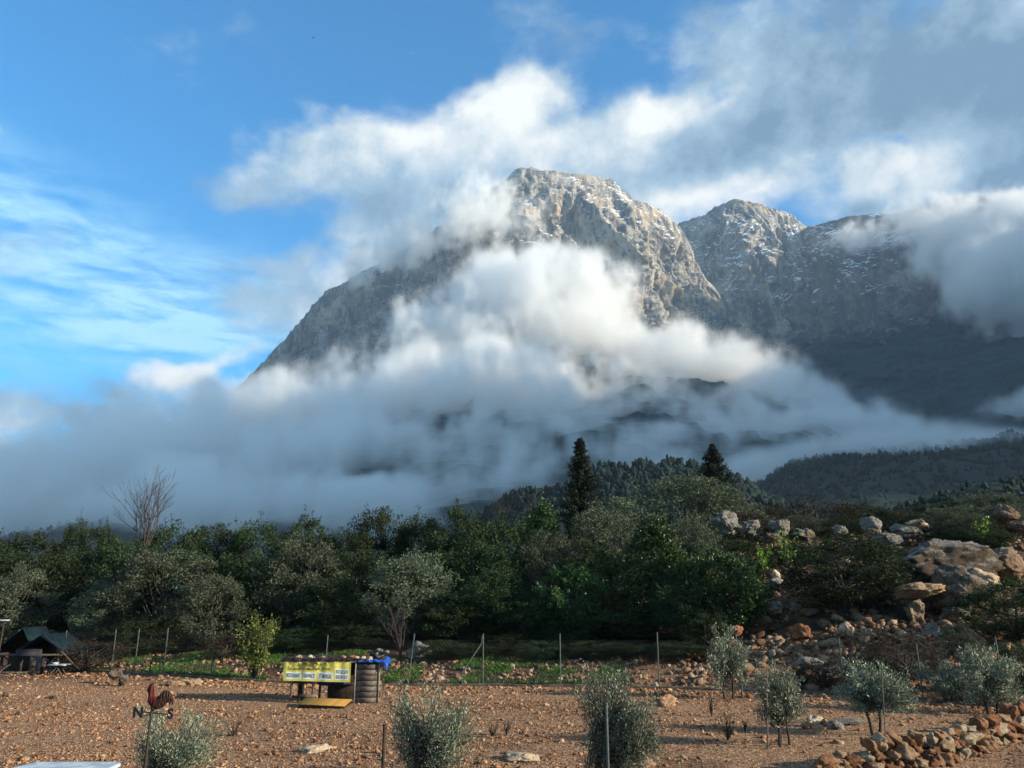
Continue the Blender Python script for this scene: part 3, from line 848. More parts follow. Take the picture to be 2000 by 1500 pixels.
TREES = [
    # back rows: the skyline
    ('dark', -40, 1040, 50.0, 170, 'dark evergreen tree cut by the left edge of the picture, on the skyline'),
    ('dark', 70, 1042, 52.0, 150, 'dark rounded tree on the skyline at far left, above the gabled hut'),
    ('dark', 150, 1012, 54.0, 60, 'narrow dark spire of a tree poking up on the skyline at far left'),
    ('dark', 205, 1030, 52.0, 110, 'dark tree on the skyline immediately left of the bare tree'),
    ('dark', 350, 1014, 50.0, 120, 'dark tree on the skyline whose top covers the right foot of the bare tree'),
    ('dark', 425, 1024, 52.0, 120, 'rounded dark tree on the skyline, second to the right of the bare tree'),
    ('dark', 515, 1014, 52.0, 130, 'dark skyline tree with a bumpy top, above the yellow-green sapling'),
    ('dark', 600, 1010, 53.0, 110, 'dark skyline tree behind the pale olive that stands over the stall'),
    ('dark', 668, 1026, 50.0, 110, 'lower dark skyline tree just left of the tall dark one'),
    ('dark', 742, 992, 47.0, 125, 'tall dark tree with a square shoulder rising left of centre'),
    ('dark', 830, 1004, 48.0, 130, 'dark tree between the tall square shouldered one and the centre of the wood'),
    ('dark', 900, 992, 46.0, 150, 'broad very dark tree in the middle of the wood'),
    ('dark', 985, 1000, 47.0, 120, 'dark tree standing below the bare twigs on the skyline'),
    ('green', 1060, 975, 48.0, 120, 'deep green tree left of the tall slim conifer'),
    ('olive', 1175, 985, 46.0, 140, 'grey-green tree immediately right of the tall slim conifer'),
    ('olive', 1235, 962, 50.0, 150, 'grey olive tree at the left foot of the big domed crown'),
    ('olive', 1345, 926, 52.0, 225, 'big domed olive crown beneath the second conifer'),
    ('olive', 1430, 965, 54.0, 130, 'grey tree at the right foot of the big domed crown'),
    ('brown', 1500, 985, 58.0, 120, 'dull brownish bush on the crest right of the domed crown'),
    ('brown', 1590, 972, 60.0, 170, 'broad brown-green bush on the crest above the boulders'),
    ('dark', 1680, 985, 60.0, 130, 'dark bush on the crest between the brown bush and the grey boulders'),
    ('brown', 1755, 992, 60.0, 110, 'small dull bush on the crest behind the grey boulders'),
    ('dark', 1850, 978, 52.0, 130, 'dark bush on the crest, left half of the broad thicket at upper right'),
    ('olive', 1925, 962, 52.0, 180, 'broad grey-green bush on the crest, highest of the thicket at upper right'),
    # middle rows
    ('dark', 20, 1085, 45.5, 150, 'dark tree behind the grey one at the left edge, over the hut roof'),
    ('dark', 150, 1065, 45.5, 150, 'dark tree filling the wood between the two grey trees at far left'),
    ('dark', 260, 1055, 45.5, 140, 'dark tree under the bare tree in the middle row'),
    ('dark', 470, 1075, 43.5, 150, 'dark brownish tree behind the yellow-green sapling'),
    ('dark', 560, 1085, 43.5, 120, 'dark tree left of the pale olive over the stall, middle row'),
    ('dark', 700, 1065, 43.5, 130, 'dark green tree right of the pale olive over the stall'),
    ('dark', 870, 1075, 43.5, 140, 'black-green tree in the deepest shade right of the grey stemmed olive'),
    ('dark', 960, 1060, 43.5, 140, 'black-green tree under the bare twigs, middle row'),
    ('olive', 1065, 1030, 43.5, 110, 'grey leafed tree below and left of the slim conifer'),
    ('dark', 1150, 1055, 42.5, 130, 'dark tree behind the bright green bushy one at centre right'),
    ('olive', 1345, 1005, 40.0, 110, 'silvery olive behind the tall fresh green tree'),
    ('dark', 1420, 1045, 42.0, 150, 'dark tree left of the lime green sprigs'),
    # front rows
    ('olive', 45, 1103, 42.6, 140, 'grey-green olive at the left edge directly above the hut'),
    ('olive', 215, 1130, 42.1, 120, 'grey olive tree leaning over the brambles beside the hut'),
    ('olive', 335, 1068, 42.1, 190, 'large olive with a rounded sunlit crown under the bare tree'),
    ('olive', 420, 1120, 39.6, 130, 'dim olive between the large rounded one and the yellow-green sapling'),
    ('olive', 595, 1048, 42.1, 160, 'pale grey olive tree rising behind the stall'),
    ('dark', 660, 1130, 39.6, 140, 'dark bushy tree just behind the crate end of the stall'),
    ('olive', 800, 1076, 39.6, 180, 'grey olive with thin pale stems, right of the stall'),
    ('dark', 890, 1150, 38.6, 130, 'dark bushy tree left of the braced fence post'),
    ('dark', 960, 1112, 38.6, 130, 'dark tree with a ragged top above the braced fence post'),
    ('dark', 1030, 1165, 38.1, 130, 'low dark tree between the braced fence post and the bright green tree'),
    ('greenround', 1112, 1098, 38.1, 130, 'bushy bright green tree above the lone fence post right of centre'),
    ('brown', 1187, 1165, 37.1, 60, 'withered russet bush wedged between the two fresh green trees'),
    ('green', 1275, 1002, 38.1, 165, 'tall fresh green tree with a pointed top, brightest in the wood'),
    ('greenround', 1200, 1190, 37.1, 120, 'low green bush at the foot of the russet one'),
    ('dark', 1335, 1110, 35.5, 130, 'dark green tree right of the tall fresh green one, down to the fence'),
    ('greenround', 1405, 1062, 35.5, 150, 'mid green tree with a dark thin trunk at the left edge of the rocky slope'),
    ('dark', 1635, 1042, 35, 205, 'big round dark tree standing alone in the middle of the rocky slope'),
    ('dark', 1730, 1065, 40.0, 110, 'dark bush behind the right side of the big round tree on the slope'),
    ('dark', 1545, 1060, 44, 80, 'dark bush behind the left side of the big round tree on the slope'),
    ('dark', 1975, 1130, 30.0, 180, 'dark tree in front of the boulders at the right edge'),
    ('dark', 1870, 1035, 44.0, 110, 'low dark bush behind the largest boulder'),
    ('dark', 1790, 1050, 48.0, 90, 'low dark bush left of the largest boulder, below the grey boulders'),
    ('brown', 1755, 1235, 27.5, 120, 'leafless brown bush at the foot of the slope'),
    ('brown', 178, 1248, 35.0, 130, 'tangle of grey-brown brambles right of the hut'),
    ('brown', 440, 1240, 37.0, 90, 'brown withered bush on the grass strip left of the sapling'),
    ('dark', 700, 1215, 38.1, 120, 'low dark shrub behind the blue cover of the stall'),
    ('dark', 300, 1205, 38.6, 130, 'low dark shrub on the grass strip below the large rounded olive'),
    ('dark', 570, 1225, 38.1, 120, 'low dark shrub directly behind the yellow banner'),
    ('dark', 1000, 1235, 37.0, 120, 'low dark shrub behind the braced fence post'),
    ('dark', 1110, 1225, 37.0, 130, 'low dark shrub at the foot of the bushy bright green tree'),
    ('dark', 1375, 1190, 34.0, 90, 'low shrub in the dark corner where wood meets rocky slope'),
    ('dark', 1260, 1235, 37.0, 150, 'low dark shrub behind the fence at the foot of the tall fresh green tree'),
    ('olive', 1700, 1100, 38, 90, 'small grey-green bush right of the big round tree, over the rubble'),
    ('dark', 1640, 1010, 50, 110, 'low dark bush among the crest boulders above the big round tree'),
    ('olive', 1560, 1005, 50, 100, 'low grey bush among the crest boulders behind the lime green plant'),
    ('brown', 1830, 1010, 49, 90, 'dull brown bush between the crest boulders and the upper right thicket'),
    ('dark', 1700, 1285, 27.6, 90, 'low shrub by the fence behind the round-headed olive'),
    ('brown', 1600, 1290, 28.6, 110, 'low withered shrub by the fence left of the round-headed olive'),
    ('olive', 1870, 1215, 29.0, 70, 'small bush at the foot of the boulder pile near the whitish upright block'),
    ('dark', 1985, 1255, 25.5, 90, 'low dark bush at the right edge by the fence'),
    ('brown', 1690, 1150, 35, 60, 'tiny withered bush in the rubble left of the sandy capstone'),
    ('olive', 1960, 985, 46, 120, 'round grey-green bush under the rusty boulder at upper right'),
    ('olive', 1860, 985, 45, 120, 'round grey-green bush left of the lime green plant in the thicket'),
    ('dark', 1800, 1000, 50, 110, 'dark bush at the left end of the upper right thicket'),
    ('dark', 1910, 1030, 42.5, 110, 'low dark bush above the cream and tan boulder'),
    ('brown', 1460, 995, 50, 90, 'dull bush above the jagged pointed grey boulder'),
    ('dark', 345, 1062, 44.5, 140, 'dark tree behind the large rounded olive, middle row'),
    ('dark', 855, 1250, 36.0, 100, 'low dark shrub at the wood edge right of the grey rock in the undergrowth'),
    ('dark', 925, 1256, 35.6, 110, 'low dark shrub at the wood edge right behind the diagonal fence brace'),
    ('dark', 1055, 1252, 35.0, 110, 'low dark shrub at the wood edge left of the lone fence post'),
    ('dark', 1165, 1250, 34.6, 110, 'low dark shrub at the wood edge behind the top of the dense olive bush'),
    ('dark', 1225, 1254, 34.0, 100, 'low dark shrub at the wood edge right of the dense olive bush'),
    ('dark', 1325, 1252, 33.2, 110, 'low dark shrub at the wood edge left of the slim olive by the fence'),
    # beyond the frame
    ('dark', -160, 1060, 43.5, 170, 'dark tree just outside the picture on the left, taller one'),
    ('dark', -240, 1120, 38.6, 170, 'dark tree outside the picture on the left, nearer one'),
    ('dark', 2110, 1010, 48.0, 190, 'dark tree outside the picture on the right, on the crest'),
]
for kind, px, top, D, w, lab in TREES:
    h = P(px, top, D).z - float(H(P(px, top, D).x, D))
    bushy = any(k in lab for k in ('bush', 'shrub', 'bramble'))
    tree({'dark': 'evergreen_tree', 'olive': 'olive_tree', 'green': 'green_tree', 'greenround': 'green_tree', 'brown': 'dry_bush'}[kind] if not (bushy and kind == 'dark') else 'evergreen_bush',
         kind, px, top, D, w, lab, cat='bush' if (bushy or kind == 'brown') else 'tree')

# ------------------------------------------------------------------ yellow-green sapling, lime sprigs
def sprig_plant(name, px, top, D, wpx, hpx, leaf, n, ll, lw, label, cat, stems=5, base=None, group=None, upright=0.9):
    c = P(px, top, D)
    s = D / (F * CP)
    h = hpx * s; w = wpx * s
    z0 = c.z - h if base is None else base
    r_ = np.random.default_rng(int(px * 13 + top))
    e = link(name, None, loc=(c.x, c.y, z0), label=label, cat=cat, group=group)
    A = Acc(); lc = []; ln = []
    for i in range(stems):
        an = r_.uniform(0, 6.28); rr = r_.uniform(0.1, 0.5) * w
        tip = np.array([math.cos(an) * rr, math.sin(an) * rr, h * r_.uniform(0.65, 1.0)])
        q = crooked([0, 0, 0], tip, 7, 0.02 * h, r_)
        A.add(*tube(q, np.linspace(0.012, 0.004, 7) * max(1, h), 4))
        m = n // stems
        t = r_.uniform(0.25, 1.0, m) * 6
        k = np.minimum(t.astype(int), 5)
        pts = q[k] + (q[k + 1] - q[k]) * (t - k)[:, None]
        lc.append(pts + r_.normal(0, 0.07 * w, (m, 3))); ln.append(np.tile([0, 0, upright], (m, 1)))
    v, f = leaves_at(np.concatenate(lc), np.concatenate(ln), ll, lw, r_)
    link('stem', A.mesh('stem', [m_bark], True), e)
    link('leaves', mesh_from('leaves', v, f, [m_leaf[leaf]]), e)
    return e
m_leaf['yellow'] = material('yellow green leaves', leaf_build((0.06, 0.10, 0.02), (0.22, 0.30, 0.05)), 0.5, 0.3)
c_ = P(507, 1188, 32.3)
sprig_plant('sapling', 507, 1188, 32.3, 90, (c_.z - float(H(c_.x, c_.y))) / (32.3 / (F * CP)), 'yellow', 2200, 0.10, 0.06, 'yellow-green sapling on the grass strip left of the stall', 'sapling', 14, base=float(H(c_.x, c_.y)), upright=0.2)
sprig_plant('leafy_plant', 1530, 1030, 40, 60, 70, 'lime', 160, 0.15, 0.1, 'lime green plant among the boulders at the left end of the slope crest', 'plant', 7, upright=0.2)
sprig_plant('leafy_plant', 1487, 1058, 38, 40, 60, 'lime', 120, 0.15, 0.1, 'lime green plant lower down beside the mid green tree', 'plant', 6, upright=0.2)
sprig_plant('leafy_plant', 1915, 1008, 42, 50, 60, 'lime', 120, 0.15, 0.1, 'lime green plant in the thicket at upper right', 'plant', 5, upright=0.2)

# ------------------------------------------------------------------ conifers
def conifer(px, top, D, wpx, basepy, label, seed):
    c = P(px, top, D)
    z0 = float(H(c.x, c.y))
    h = c.z - z0
    s = D / (F * CP)
    hvis = (basepy - top) * s
    w = wpx * s
    r_ = np.random.default_rng(seed)
    e = link('conifer', None, loc=(c.x, c.y, z0), label=label, cat='conifer', group='tall conifers above the wood')
    A = Acc()
    A.add(*tube(crooked([0, 0, -0.3], [0.1, 0, h - 0.1], 9, 0.03, r_), np.linspace(0.2, 0.015, 9), 7))
    cs, ns = [], []
    z = h - 0.05
    lay = 0
    while z > max(0.8, h - hvis * 1.7):
        t = (h - z) / hvis
        rad = w * 0.5 * (0.10 + 0.95 * min(t, 1.15) ** 0.85) * r_.uniform(0.75, 1.2)
        nb = 6 + int(5 * min(t, 1))
        a0 = r_.uniform(0, 6.28)
        for i in range(nb):
            an = a0 + i * 6.283 / nb + r_.normal(0, 0.2)
            L = rad * r_.uniform(0.55, 1.15)
            d = np.array([math.cos(an), math.sin(an), r_.uniform(-0.05, 0.35)])
            m = int(26 + 70 * L)
            q = r_.uniform(0, 1, m) ** 0.8
            p = np.array([0, 0, z]) + d[None, :] * (q * L)[:, None]
            p[:, 2] += 0.16 * L * q ** 2
            p += r_.normal(0, 0.045 + 0.035 * L, (m, 3))
            cs.append(p); ns.append(np.tile(d * 0.7 + np.array([0, 0, 0.4]), (m, 1)))
            if L > 0.35:
                A.add(*tube(np.array([[0, 0, z], [0, 0, z] + d * L * 0.9]), np.array([0.03, 0.008]), 4))
        z -= r_.uniform(0.16, 0.24) * (0.8 + 0.5 * min(t, 1))
        lay += 1
    v, f = leaves_at(np.concatenate(cs), np.concatenate(ns), 0.17, 0.06, r_)
    link('trunk', A.mesh('trunk', [m_bark], True), e)
    link('crown', mesh_from('crown', v, f, [m_leaf['conifer']]), e)
conifer(1133, 858, 49, 78, 1000, 'taller slim dark conifer left of the domed crown', 21)
conifer(1391, 870, 56, 72, 945, 'shorter conifer rising from behind the domed crown', 22)

# ------------------------------------------------------------------ bare trees
def bare_tree(px, top, D, wpx, hpx, label, seed, n0=12, name='bare_tree', r0=0.09, mat=None):
    c = P(px, top, D)
    z0 = float(H(c.x, c.y)); h = c.z - z0
    s = D / (F * CP)
    w = wpx * s; hv = hpx * s
    r_ = np.random.default_rng(seed)
    e = link(name, None, loc=(c.x, c.y, z0), label=label, cat='tree')
    T, Bm = Acc(), Acc()
    fork = max(0.3, h - hv * 1.25)
    T.add(*tube(crooked([0, 0, -0.3], [0, 0, fork], 6, 0.03, r_), np.linspace(r0 * 1.5, r0, 6), 7))
    def grow(p, d, L, rad, depth):
        q = [np.array(p)]
        dd = d / np.linalg.norm(d)
        for k in range(5):
            dd = dd + r_.normal(0, 0.07, 3) + np.array([0, 0, 0.05]); dd /= np.linalg.norm(dd)
            q.append(q[-1] + dd * L / 5)
        Bm.add(*tube(np.array(q), np.linspace(rad, rad * 0.45, 6), 4))
        if depth > 0:
            for _ in range(3 if depth > 1 else 4):
                k = r_.integers(2, 6)
                nd_ = dd + r_.normal(0, 0.42, 3); nd_[2] = abs(nd_[2]) * 0.9 + 0.25
                grow(q[k], nd_, L * r_.uniform(0.45, 0.7), rad * 0.5, depth - 1)
    for i in range(n0):
        an = i * 6.283 / n0 + r_.normal(0, 0.25)
        sp = r_.uniform(0.15, 1.0)
        tip = np.array([math.cos(an) * w * 0.42 * sp, math.sin(an) * w * 0.42 * sp, hv * r_.uniform(0.75, 0.95)])
        grow([0, 0, fork - r_.uniform(0, 0.4)], tip, np.linalg.norm(tip) * 0.85, r0 * 0.5, 3)
    link('trunk', T.mesh('trunk', [mat or m_bark], True), e)
    link('branches', Bm.mesh('branches', [mat or m_bark], False), e)
def twig_build(t, b):
    b.inputs['Base Color'].default_value = (0.055, 0.042, 0.042, 1)
m_twig = material('bare twigs', twig_build)
bare_tree(300, 928, 46, 105, 120, 'bare leafless tree with a fan of fine twigs on the skyline at left', 31, mat=m_twig)
bare_tree(985, 966, 49, 70, 45, 'few bare twigs sticking up from the skyline near the centre', 32, n0=5, r0=0.05, mat=m_twig)
bare_tree(1035, 960, 52, 50, 40, 'thin bare twigs on the skyline left of the slim conifer', 33, n0=4, r0=0.04, mat=m_twig)
bare_tree(785, 1205, 35.5, 60, 70, 'thin pale stems of a leafless tree behind the leaning fence post', 34, n0=6, r0=0.05, mat=m_twig)

# ------------------------------------------------------------------ far woods on the foothills: one mass
def far_wood(B, n, size, label, seed):
    r_ = np.random.default_rng(seed)
    nsx, ntx = B.shape[:2]
    # more of them near the crest
    i = r_.uniform(0, nsx - 1.01, n); j0 = np.argmax(B[nsx // 2, :, 2])
    j = np.clip(j0 + np.abs(r_.normal(0, 0.5, n)) * (ntx - j0) - 1, 0, ntx - 1.01)
    a = B[i.astype(int), j.astype(int)]; b_ = B[i.astype(int) + 1, j.astype(int) + 1]
    t = r_.uniform(0, 1, (n, 1))
    pos = a * (1 - t) + b_ * t
    cl = fbm(pos / 45.0, 3)
    pos = pos[cl > -0.4]; n = len(pos)
    bm = bmesh.new(); bmesh.ops.create_icosphere(bm, subdivisions=1, radius=1.0)
    bv = np.array([v.co[:] for v in bm.verts]); bf = np.array([[v.index for v in f.verts] for f in bm.faces]); bm.free()
    V, Fc = [], []
    for k in range(3):
        sz = size * (r_.uniform(0.25, 0.7, n) if k else r_.uniform(0.3, 0.6, n)) * (pos[:, 1] / pos[:, 1].max()) ** 1.6
        sx = sz * r_.uniform(0.35, 0.85, n)
        o = r_.normal(0, 0.28 * size, (n, 3)) * np.array([1, 1, 0.6])
        v = bv[None] * (1 + r_.uniform(-0.6, 0.6, (n, len(bv), 1))) * np.stack([sx, sx, sz * 1.0], 1)[:, None, :]
        v = v + (pos + o)[:, None, :] + np.array([0, 0, 1.0]) * (sz * 0.7)[:, None, None]
        V.append(v.reshape(-1, 3)); Fc.append((bf[None] + (np.arange(n) * len(bv))[:, None, None]).reshape(-1, 3) + k * n * len(bv))
    me = mesh_from('far_wood', np.concatenate(V), np.concatenate(Fc), [m_farwood])
    link('far_wood', me, kind='stuff', label=label)
def fw_build(t, b):
    g = nd(t, 'ShaderNodeNewGeometry')
    tcn = nd(t, 'ShaderNodeTexCoord').outputs['Object']
    c = mixc(t, g.outputs['Random Per Island'], c4((0.002, 0.012, 0.013)), c4((0.009, 0.032, 0.027)))
    t.links.new(mixc(t, rmp(t, noi(t, tcn, 0.8, 4, 0.7), 0.35, 0.65, 0, 0.6), c, c4((0.006, 0.01, 0.006))), b.inputs['Base Color'])
m_farwood = material('distant pines', fw_build)
for k, (B, n, size) in enumerate(hills):
    far_wood(B, n, size, ['pines and scrub on the low hill behind the conifers', 'dark pine wood on the long foothill', 'scrub on the low hill with the outcrop', 'trees on the misty rise at left'][k], 50 + k)
print('trees', time.time() - T0)

# ================================================================== rocks
def rock_mesh(seed, sub, ax, mat, rough=0.28, cuts=7, detail=0.06):
    r_ = np.random.default_rng(seed)
    bm = bmesh.new(); bmesh.ops.create_icosphere(bm, subdivisions=sub, radius=1.0)
    v = np.array([q.co[:] for q in bm.verts]); f = np.array([[q.index for q in p.verts] for p in bm.faces]); bm.free()
    for _ in range(cuts):
        n = r_.normal(0, 1, 3); n /= np.linalg.norm(n)
        d = r_.uniform(0.5, 0.85)
        k = v @ n
        v = v - np.clip(k - d, 0, None)[:, None] * n[None] * 0.98
    v = v * (1 + fbm(v * 1.3 + seed * 3.7, 4, 0.6)[:, None] * rough)
    if sub > 2:
        v = v * (1 + (ridged(v * 4.0 + seed, 4, 0.55)[:, None] - 1.3) * detail)
    v = v * np.array(ax)
    return mesh_from('stone', v, f, [mat], False)

def stone_build(cs, lich=0.0):
    def build(t, b):
        oi = nd(t, 'ShaderNodeObjectInfo')
        g = nd(t, 'ShaderNodeNewGeometry')
        tcn = nd(t, 'ShaderNodeTexCoord').outputs['Object']
        off = vmt(t, 'ADD', tcn, vmt(t, 'MULTIPLY', oi.outputs['Location'], (3.1, 2.7, 1.9)))
        a = noi(t, off, 2.2, 6, 0.62)
        rp = nd(t, 'ShaderNodeValToRGB')
        els = rp.color_ramp.elements
        els[0].position = 0.0; els[0].color = c4(cs[0]); els[1].position = 1.0; els[1].color = c4(cs[-1])
        for i, c in enumerate(cs[1:-1]):
            e = els.new((i + 1) / (len(cs) - 1)); e.color = c4(c)
        rr = mth(t, 'FRACT', mth(t, 'ADD', oi.outputs['Random'], mth(t, 'MULTIPLY', g.outputs['Random Per Island'], 7.13)))
        k = mth(t, 'ADD', mth(t, 'MULTIPLY', rr, 0.7), mth(t, 'MULTIPLY', mth(t, 'SUBTRACT', a, 0.35), 0.9), clamp=True)
        t.links.new(k, rp.inputs[0])
        col = rp.outputs[0]
        fine = noi(t, off, 14.0, 5, 0.7)
        col = mixc(t, rmp(t, fine, 0.5, 0.75, 0, 0.55), col, c4((0.05, 0.035, 0.03)))
        vo = nd(t, 'ShaderNodeTexVoronoi', feature='DISTANCE_TO_EDGE')
        t.links.new(vmt(t, 'ADD', off, vmt(t, 'MULTIPLY', noi(t, off, 3.0, 4, 0.6, col=True), (0.9, 0.9, 0.9))), vo.inputs['Vector'])
        vo.inputs['Scale'].default_value = 1.7
        crack = rmp(t, vo.outputs['Distance'], 0.0, 0.035, 1.0, 0.0)
        if lich:
            nz = nd(t, 'ShaderNodeSeparateXYZ'); t.links.new(g.outputs['Normal'], nz.inputs[0])
            lf = mth(t, 'ADD', nz.outputs[2], mth(t, 'MULTIPLY', mth(t, 'SUBTRACT', noi(t, off, 5.0, 5, 0.7), 0.5), 1.6))
            col = mixc(t, rmp(t, lf, 0.35, 0.6, 0, lich), col, mixc(t, fine, c4((0.07, 0.07, 0.07)), c4((0.27, 0.265, 0.255))))
        col = mixc(t, mth(t, 'MULTIPLY', crack, 0.75), col, c4((0.02, 0.015, 0.012)))
        t.links.new(col, b.inputs['Base Color'])
        bump(t, b, mth(t, 'SUBTRACT', mth(t, 'ADD', fine, a), mth(t, 'MULTIPLY', crack, 0.8)), 1.0, 0.10)
    return build
m_stone = material('orange limestone', stone_build([(0.12, 0.05, 0.03), (0.32, 0.14, 0.07), (0.44, 0.25, 0.14), (0.54, 0.42, 0.29), (0.68, 0.61, 0.49)]))
m_field = material('field stone', stone_build([(0.14, 0.06, 0.032), (0.34, 0.17, 0.088), (0.49, 0.28, 0.16), (0.62, 0.44, 0.29)]))
m_slope = material('weathered stone', stone_build([(0.06, 0.032, 0.02), (0.24, 0.12, 0.065), (0.40, 0.27, 0.17), (0.54, 0.44, 0.32)], 0.1))
m_boulder = material('lichened boulder', stone_build([(0.06, 0.045, 0.035), (0.12, 0.085, 0.06), (0.20, 0.16, 0.12)], 0.8))
m_boulder_w = material('warm boulder', stone_build([(0.09, 0.05, 0.03), (0.20, 0.125, 0.08), (0.32, 0.25, 0.18)], 0.4))
m_sand = material('sandy slab', stone_build([(0.28, 0.17, 0.10), (0.46, 0.34, 0.23), (0.60, 0.50, 0.37)], 0.0))
m_palerock = material('pale boulder', stone_build([(0.13, 0.12, 0.11), (0.24, 0.225, 0.205), (0.36, 0.34, 0.31)], 0.4))

wall_meshes = [rock_mesh(100 + i, 3, (1, 0.8, 0.72), m_stone, 0.34, 11, 0.10) for i in range(12)]
slope_meshes = [rock_mesh(200 + i, 2, (1, 0.85, 0.7), m_slope, 0.34, 9) for i in range(8)]
field_meshes = [rock_mesh(300 + i, 2, (1, 0.85, 0.5), m_field, 0.3, 5) for i in range(6)]

def scatter_mesh(name, pts, sizes, mat, seed, flat=0.6, squash=1.0, cheap=False):
    """thousands of loose stones as one mesh"""
    r_ = np.random.default_rng(seed)
    bm = bmesh.new(); bmesh.ops.create_icosphere(bm, subdivisions=1, radius=1.0)
    bv = np.array([v.co[:] for v in bm.verts]); bf = np.array([[v.index for v in f.verts] for f in bm.faces]); bm.free()
    if cheap:
        bv = np.array([(1, 0, 0), (-1, 0, 0), (0, 1, 0), (0, -1, 0), (0.2, 0.1, 1), (0, 0, -1)], dtype=float)
        bf = np.array([(0, 2, 4), (2, 1, 4), (1, 3, 4), (3, 0, 4), (2, 0, 5), (1, 2, 5), (3, 1, 5), (0, 3, 5)])
    n = len(pts)
    v = bv[None] * (1 + r_.uniform(-0.32, 0.32, (n, len(bv), 1)))
    v = v * (np.array([1, 1, flat]) * np.stack([np.ones(n), r_.uniform(0.55, 1, n), r_.uniform(0.7, 1.2, n)], 1))[:, None, :]
    an = r_.uniform(0, 6.28, n); ca, sa = np.cos(an), np.sin(an)
    x = v[..., 0] * ca[:, None] - v[..., 1] * sa[:, None]; y = v[..., 0] * sa[:, None] + v[..., 1] * ca[:, None]
    ti = r_.normal(0, 0.3, n)
    z = v[..., 2] + x * ti[:, None]
    v = np.stack([x, y, z], -1) * sizes[:, None, None] + pts[:, None, :]
    f = (bf[None] + (np.arange(n) * len(bv))[:, None, None]).reshape(-1, 3)
    return mesh_from(name, v.reshape(-1, 3), f, [mat])

r_ = np.random.default_rng(77)
# field gravel
n = 112000
y = 12.5 + (r_.uniform(0, 1, n) ** 0.85) * 22
x = r_.uniform(-0.78, 0.78, n) * y
ok = y < kerb_y(x) - 0.25
x, y = x[ok], y[ok]
pp = np.stack([x, y, 0 * x], -1)
bare = fbm(pp / np.array([3.0, 1.6, 1]) + 3, 3)
# the dug patch of dark soil at the right and the turned strip at far left
dug = np.exp(-(((x - 8.6) / 3.4) ** 2 + ((y - 20.6) / 2.6) ** 2)) + np.exp(-(((x - 6.0) / 3.5) ** 2 + ((y - 17.2) / 1.6) ** 2)) + 0.8 * np.exp(-(((x + 21) / 5) ** 2 + ((y - 31) / 1.6) ** 2)) + np.exp(-(((x - 11) / 4) ** 2 + ((y - 16.0) / 1.5) ** 2))
keep = (bare > r_.uniform(-0.75, 0.0, len(x))) & (r_.uniform(0, 1, len(x)) > dug * 0.93)
x, y = x[keep], y[keep]
sz = r_.gamma(1.8, 0.0120, len(x)).clip(0.015, 0.13) * (1 + 0.6 * sstep(3.2, 0.6, kerb_y(x) - y))
gp = np.stack([x, y, H(x, y) + sz * 0.12], -1)
big = sz > 0.07
link('gravel', scatter_mesh('gravel', gp[~big], sz[~big], m_field, 5, 0.62, cheap=True), kind='stuff', label='fine orange gravel strewn thickly over the field')
link('gravel', scatter_mesh('gravel', gp[big], sz[big], m_field, 6, 0.6), kind='stuff', label='loose fist sized orange stones strewn over the field')
# bigger field stones one can pick out
for i in range(110):
    yy_ = r_.uniform(15, 29); xx_ = r_.uniform(-0.74, 0.74) * yy_
    if r_.uniform() < 0.55:
        yy_ = float(kerb_y(xx_)) - r_.uniform(0.4, 1.8)
    s_ = r_.uniform(0.07, 0.16)
    o = link('stone', field_meshes[i % 6], field_o, (xx_, yy_, float(H(xx_, yy_)) + s_ * 0.1))
    o.scale = (s_, s_ * r_.uniform(0.7, 1), s_ * r_.uniform(0.7, 1)); o.rotation_euler = (r_.normal(0, 0.3), r_.normal(0, 0.3), r_.uniform(0, 6.28))
# slope rubble
n = 17000
y = 27 + r_.uniform(0, 1, n) ** 1.3 * 32
x = (0.21 + r_.uniform(0, 1, n) * 0.62) * y
d = y - kerb_y(x)
cl = fbm(np.stack([x, y, 0 * x], -1) / 2.6 + 8, 3)
ok = (d > 0.6) & (cl > -0.30)
x, y = x[ok], y[ok]
sz = r_.gamma(2.2, 0.036, len(x)).clip(0.03, 0.26)
link('rubble', scatter_mesh('rubble', np.stack([x, y, H(x, y) + sz * 0.2], -1), sz, m_slope, 6, 0.7), kind='stuff', label='loose rubble covering the rocky slope on the right')
for i in range(128):
    yy_ = 28 + r_.uniform(0, 1) ** 1.2 * 22; xx_ = (0.29 + r_.uniform(0, 1) * 0.45) * yy_
    if yy_ < kerb_y(xx_) + 1: continue
    s_ = r_.uniform(0.16, 0.45)
    o = link('stone', slope_meshes[i % 8], field_o, (xx_, yy_, float(H(xx_, yy_)) + s_ * 0.25))
    o.scale = (s_, s_ * r_.uniform(0.7, 1), s_ * r_.uniform(0.7, 1.1)); o.rotation_euler = (r_.normal(0, 0.35), r_.normal(0, 0.35), r_.uniform(0, 6.28))
for i in range(95):
    g = ground_at(*((r_.uniform(1445, 1580), r_.uniform(1130, 1292)) if i % 2 else (r_.uniform(1640, 1900), r_.uniform(1180, 1292))))
    s_ = r_.uniform(0.14, 0.36)
    o = link('stone', slope_meshes[i % 8], field_o, (g.x, g.y, g.z + s_ * 0.25))
    o.scale = (s_, s_ * r_.uniform(0.7, 1), s_ * r_.uniform(0.7, 1.1)); o.rotation_euler = (r_.normal(0, 0.4), r_.normal(0, 0.4), r_.uniform(0, 6.28))
# the low fall of stones along the strip behind the grass
n = 2600
x = r_.uniform(-20, 8, n); y = kerb_y(x) + r_.uniform(0.3, 4.5, n)
sz = r_.gamma(2.2, 0.03, n).clip(0.02, 0.16)
link('rubble', scatter_mesh('rubble', np.stack([x, y, H(x, y) + sz * 0.2], -1), sz, m_slope, 9, 0.7), kind='stuff', label='scattered stones in the grass beyond the fence')

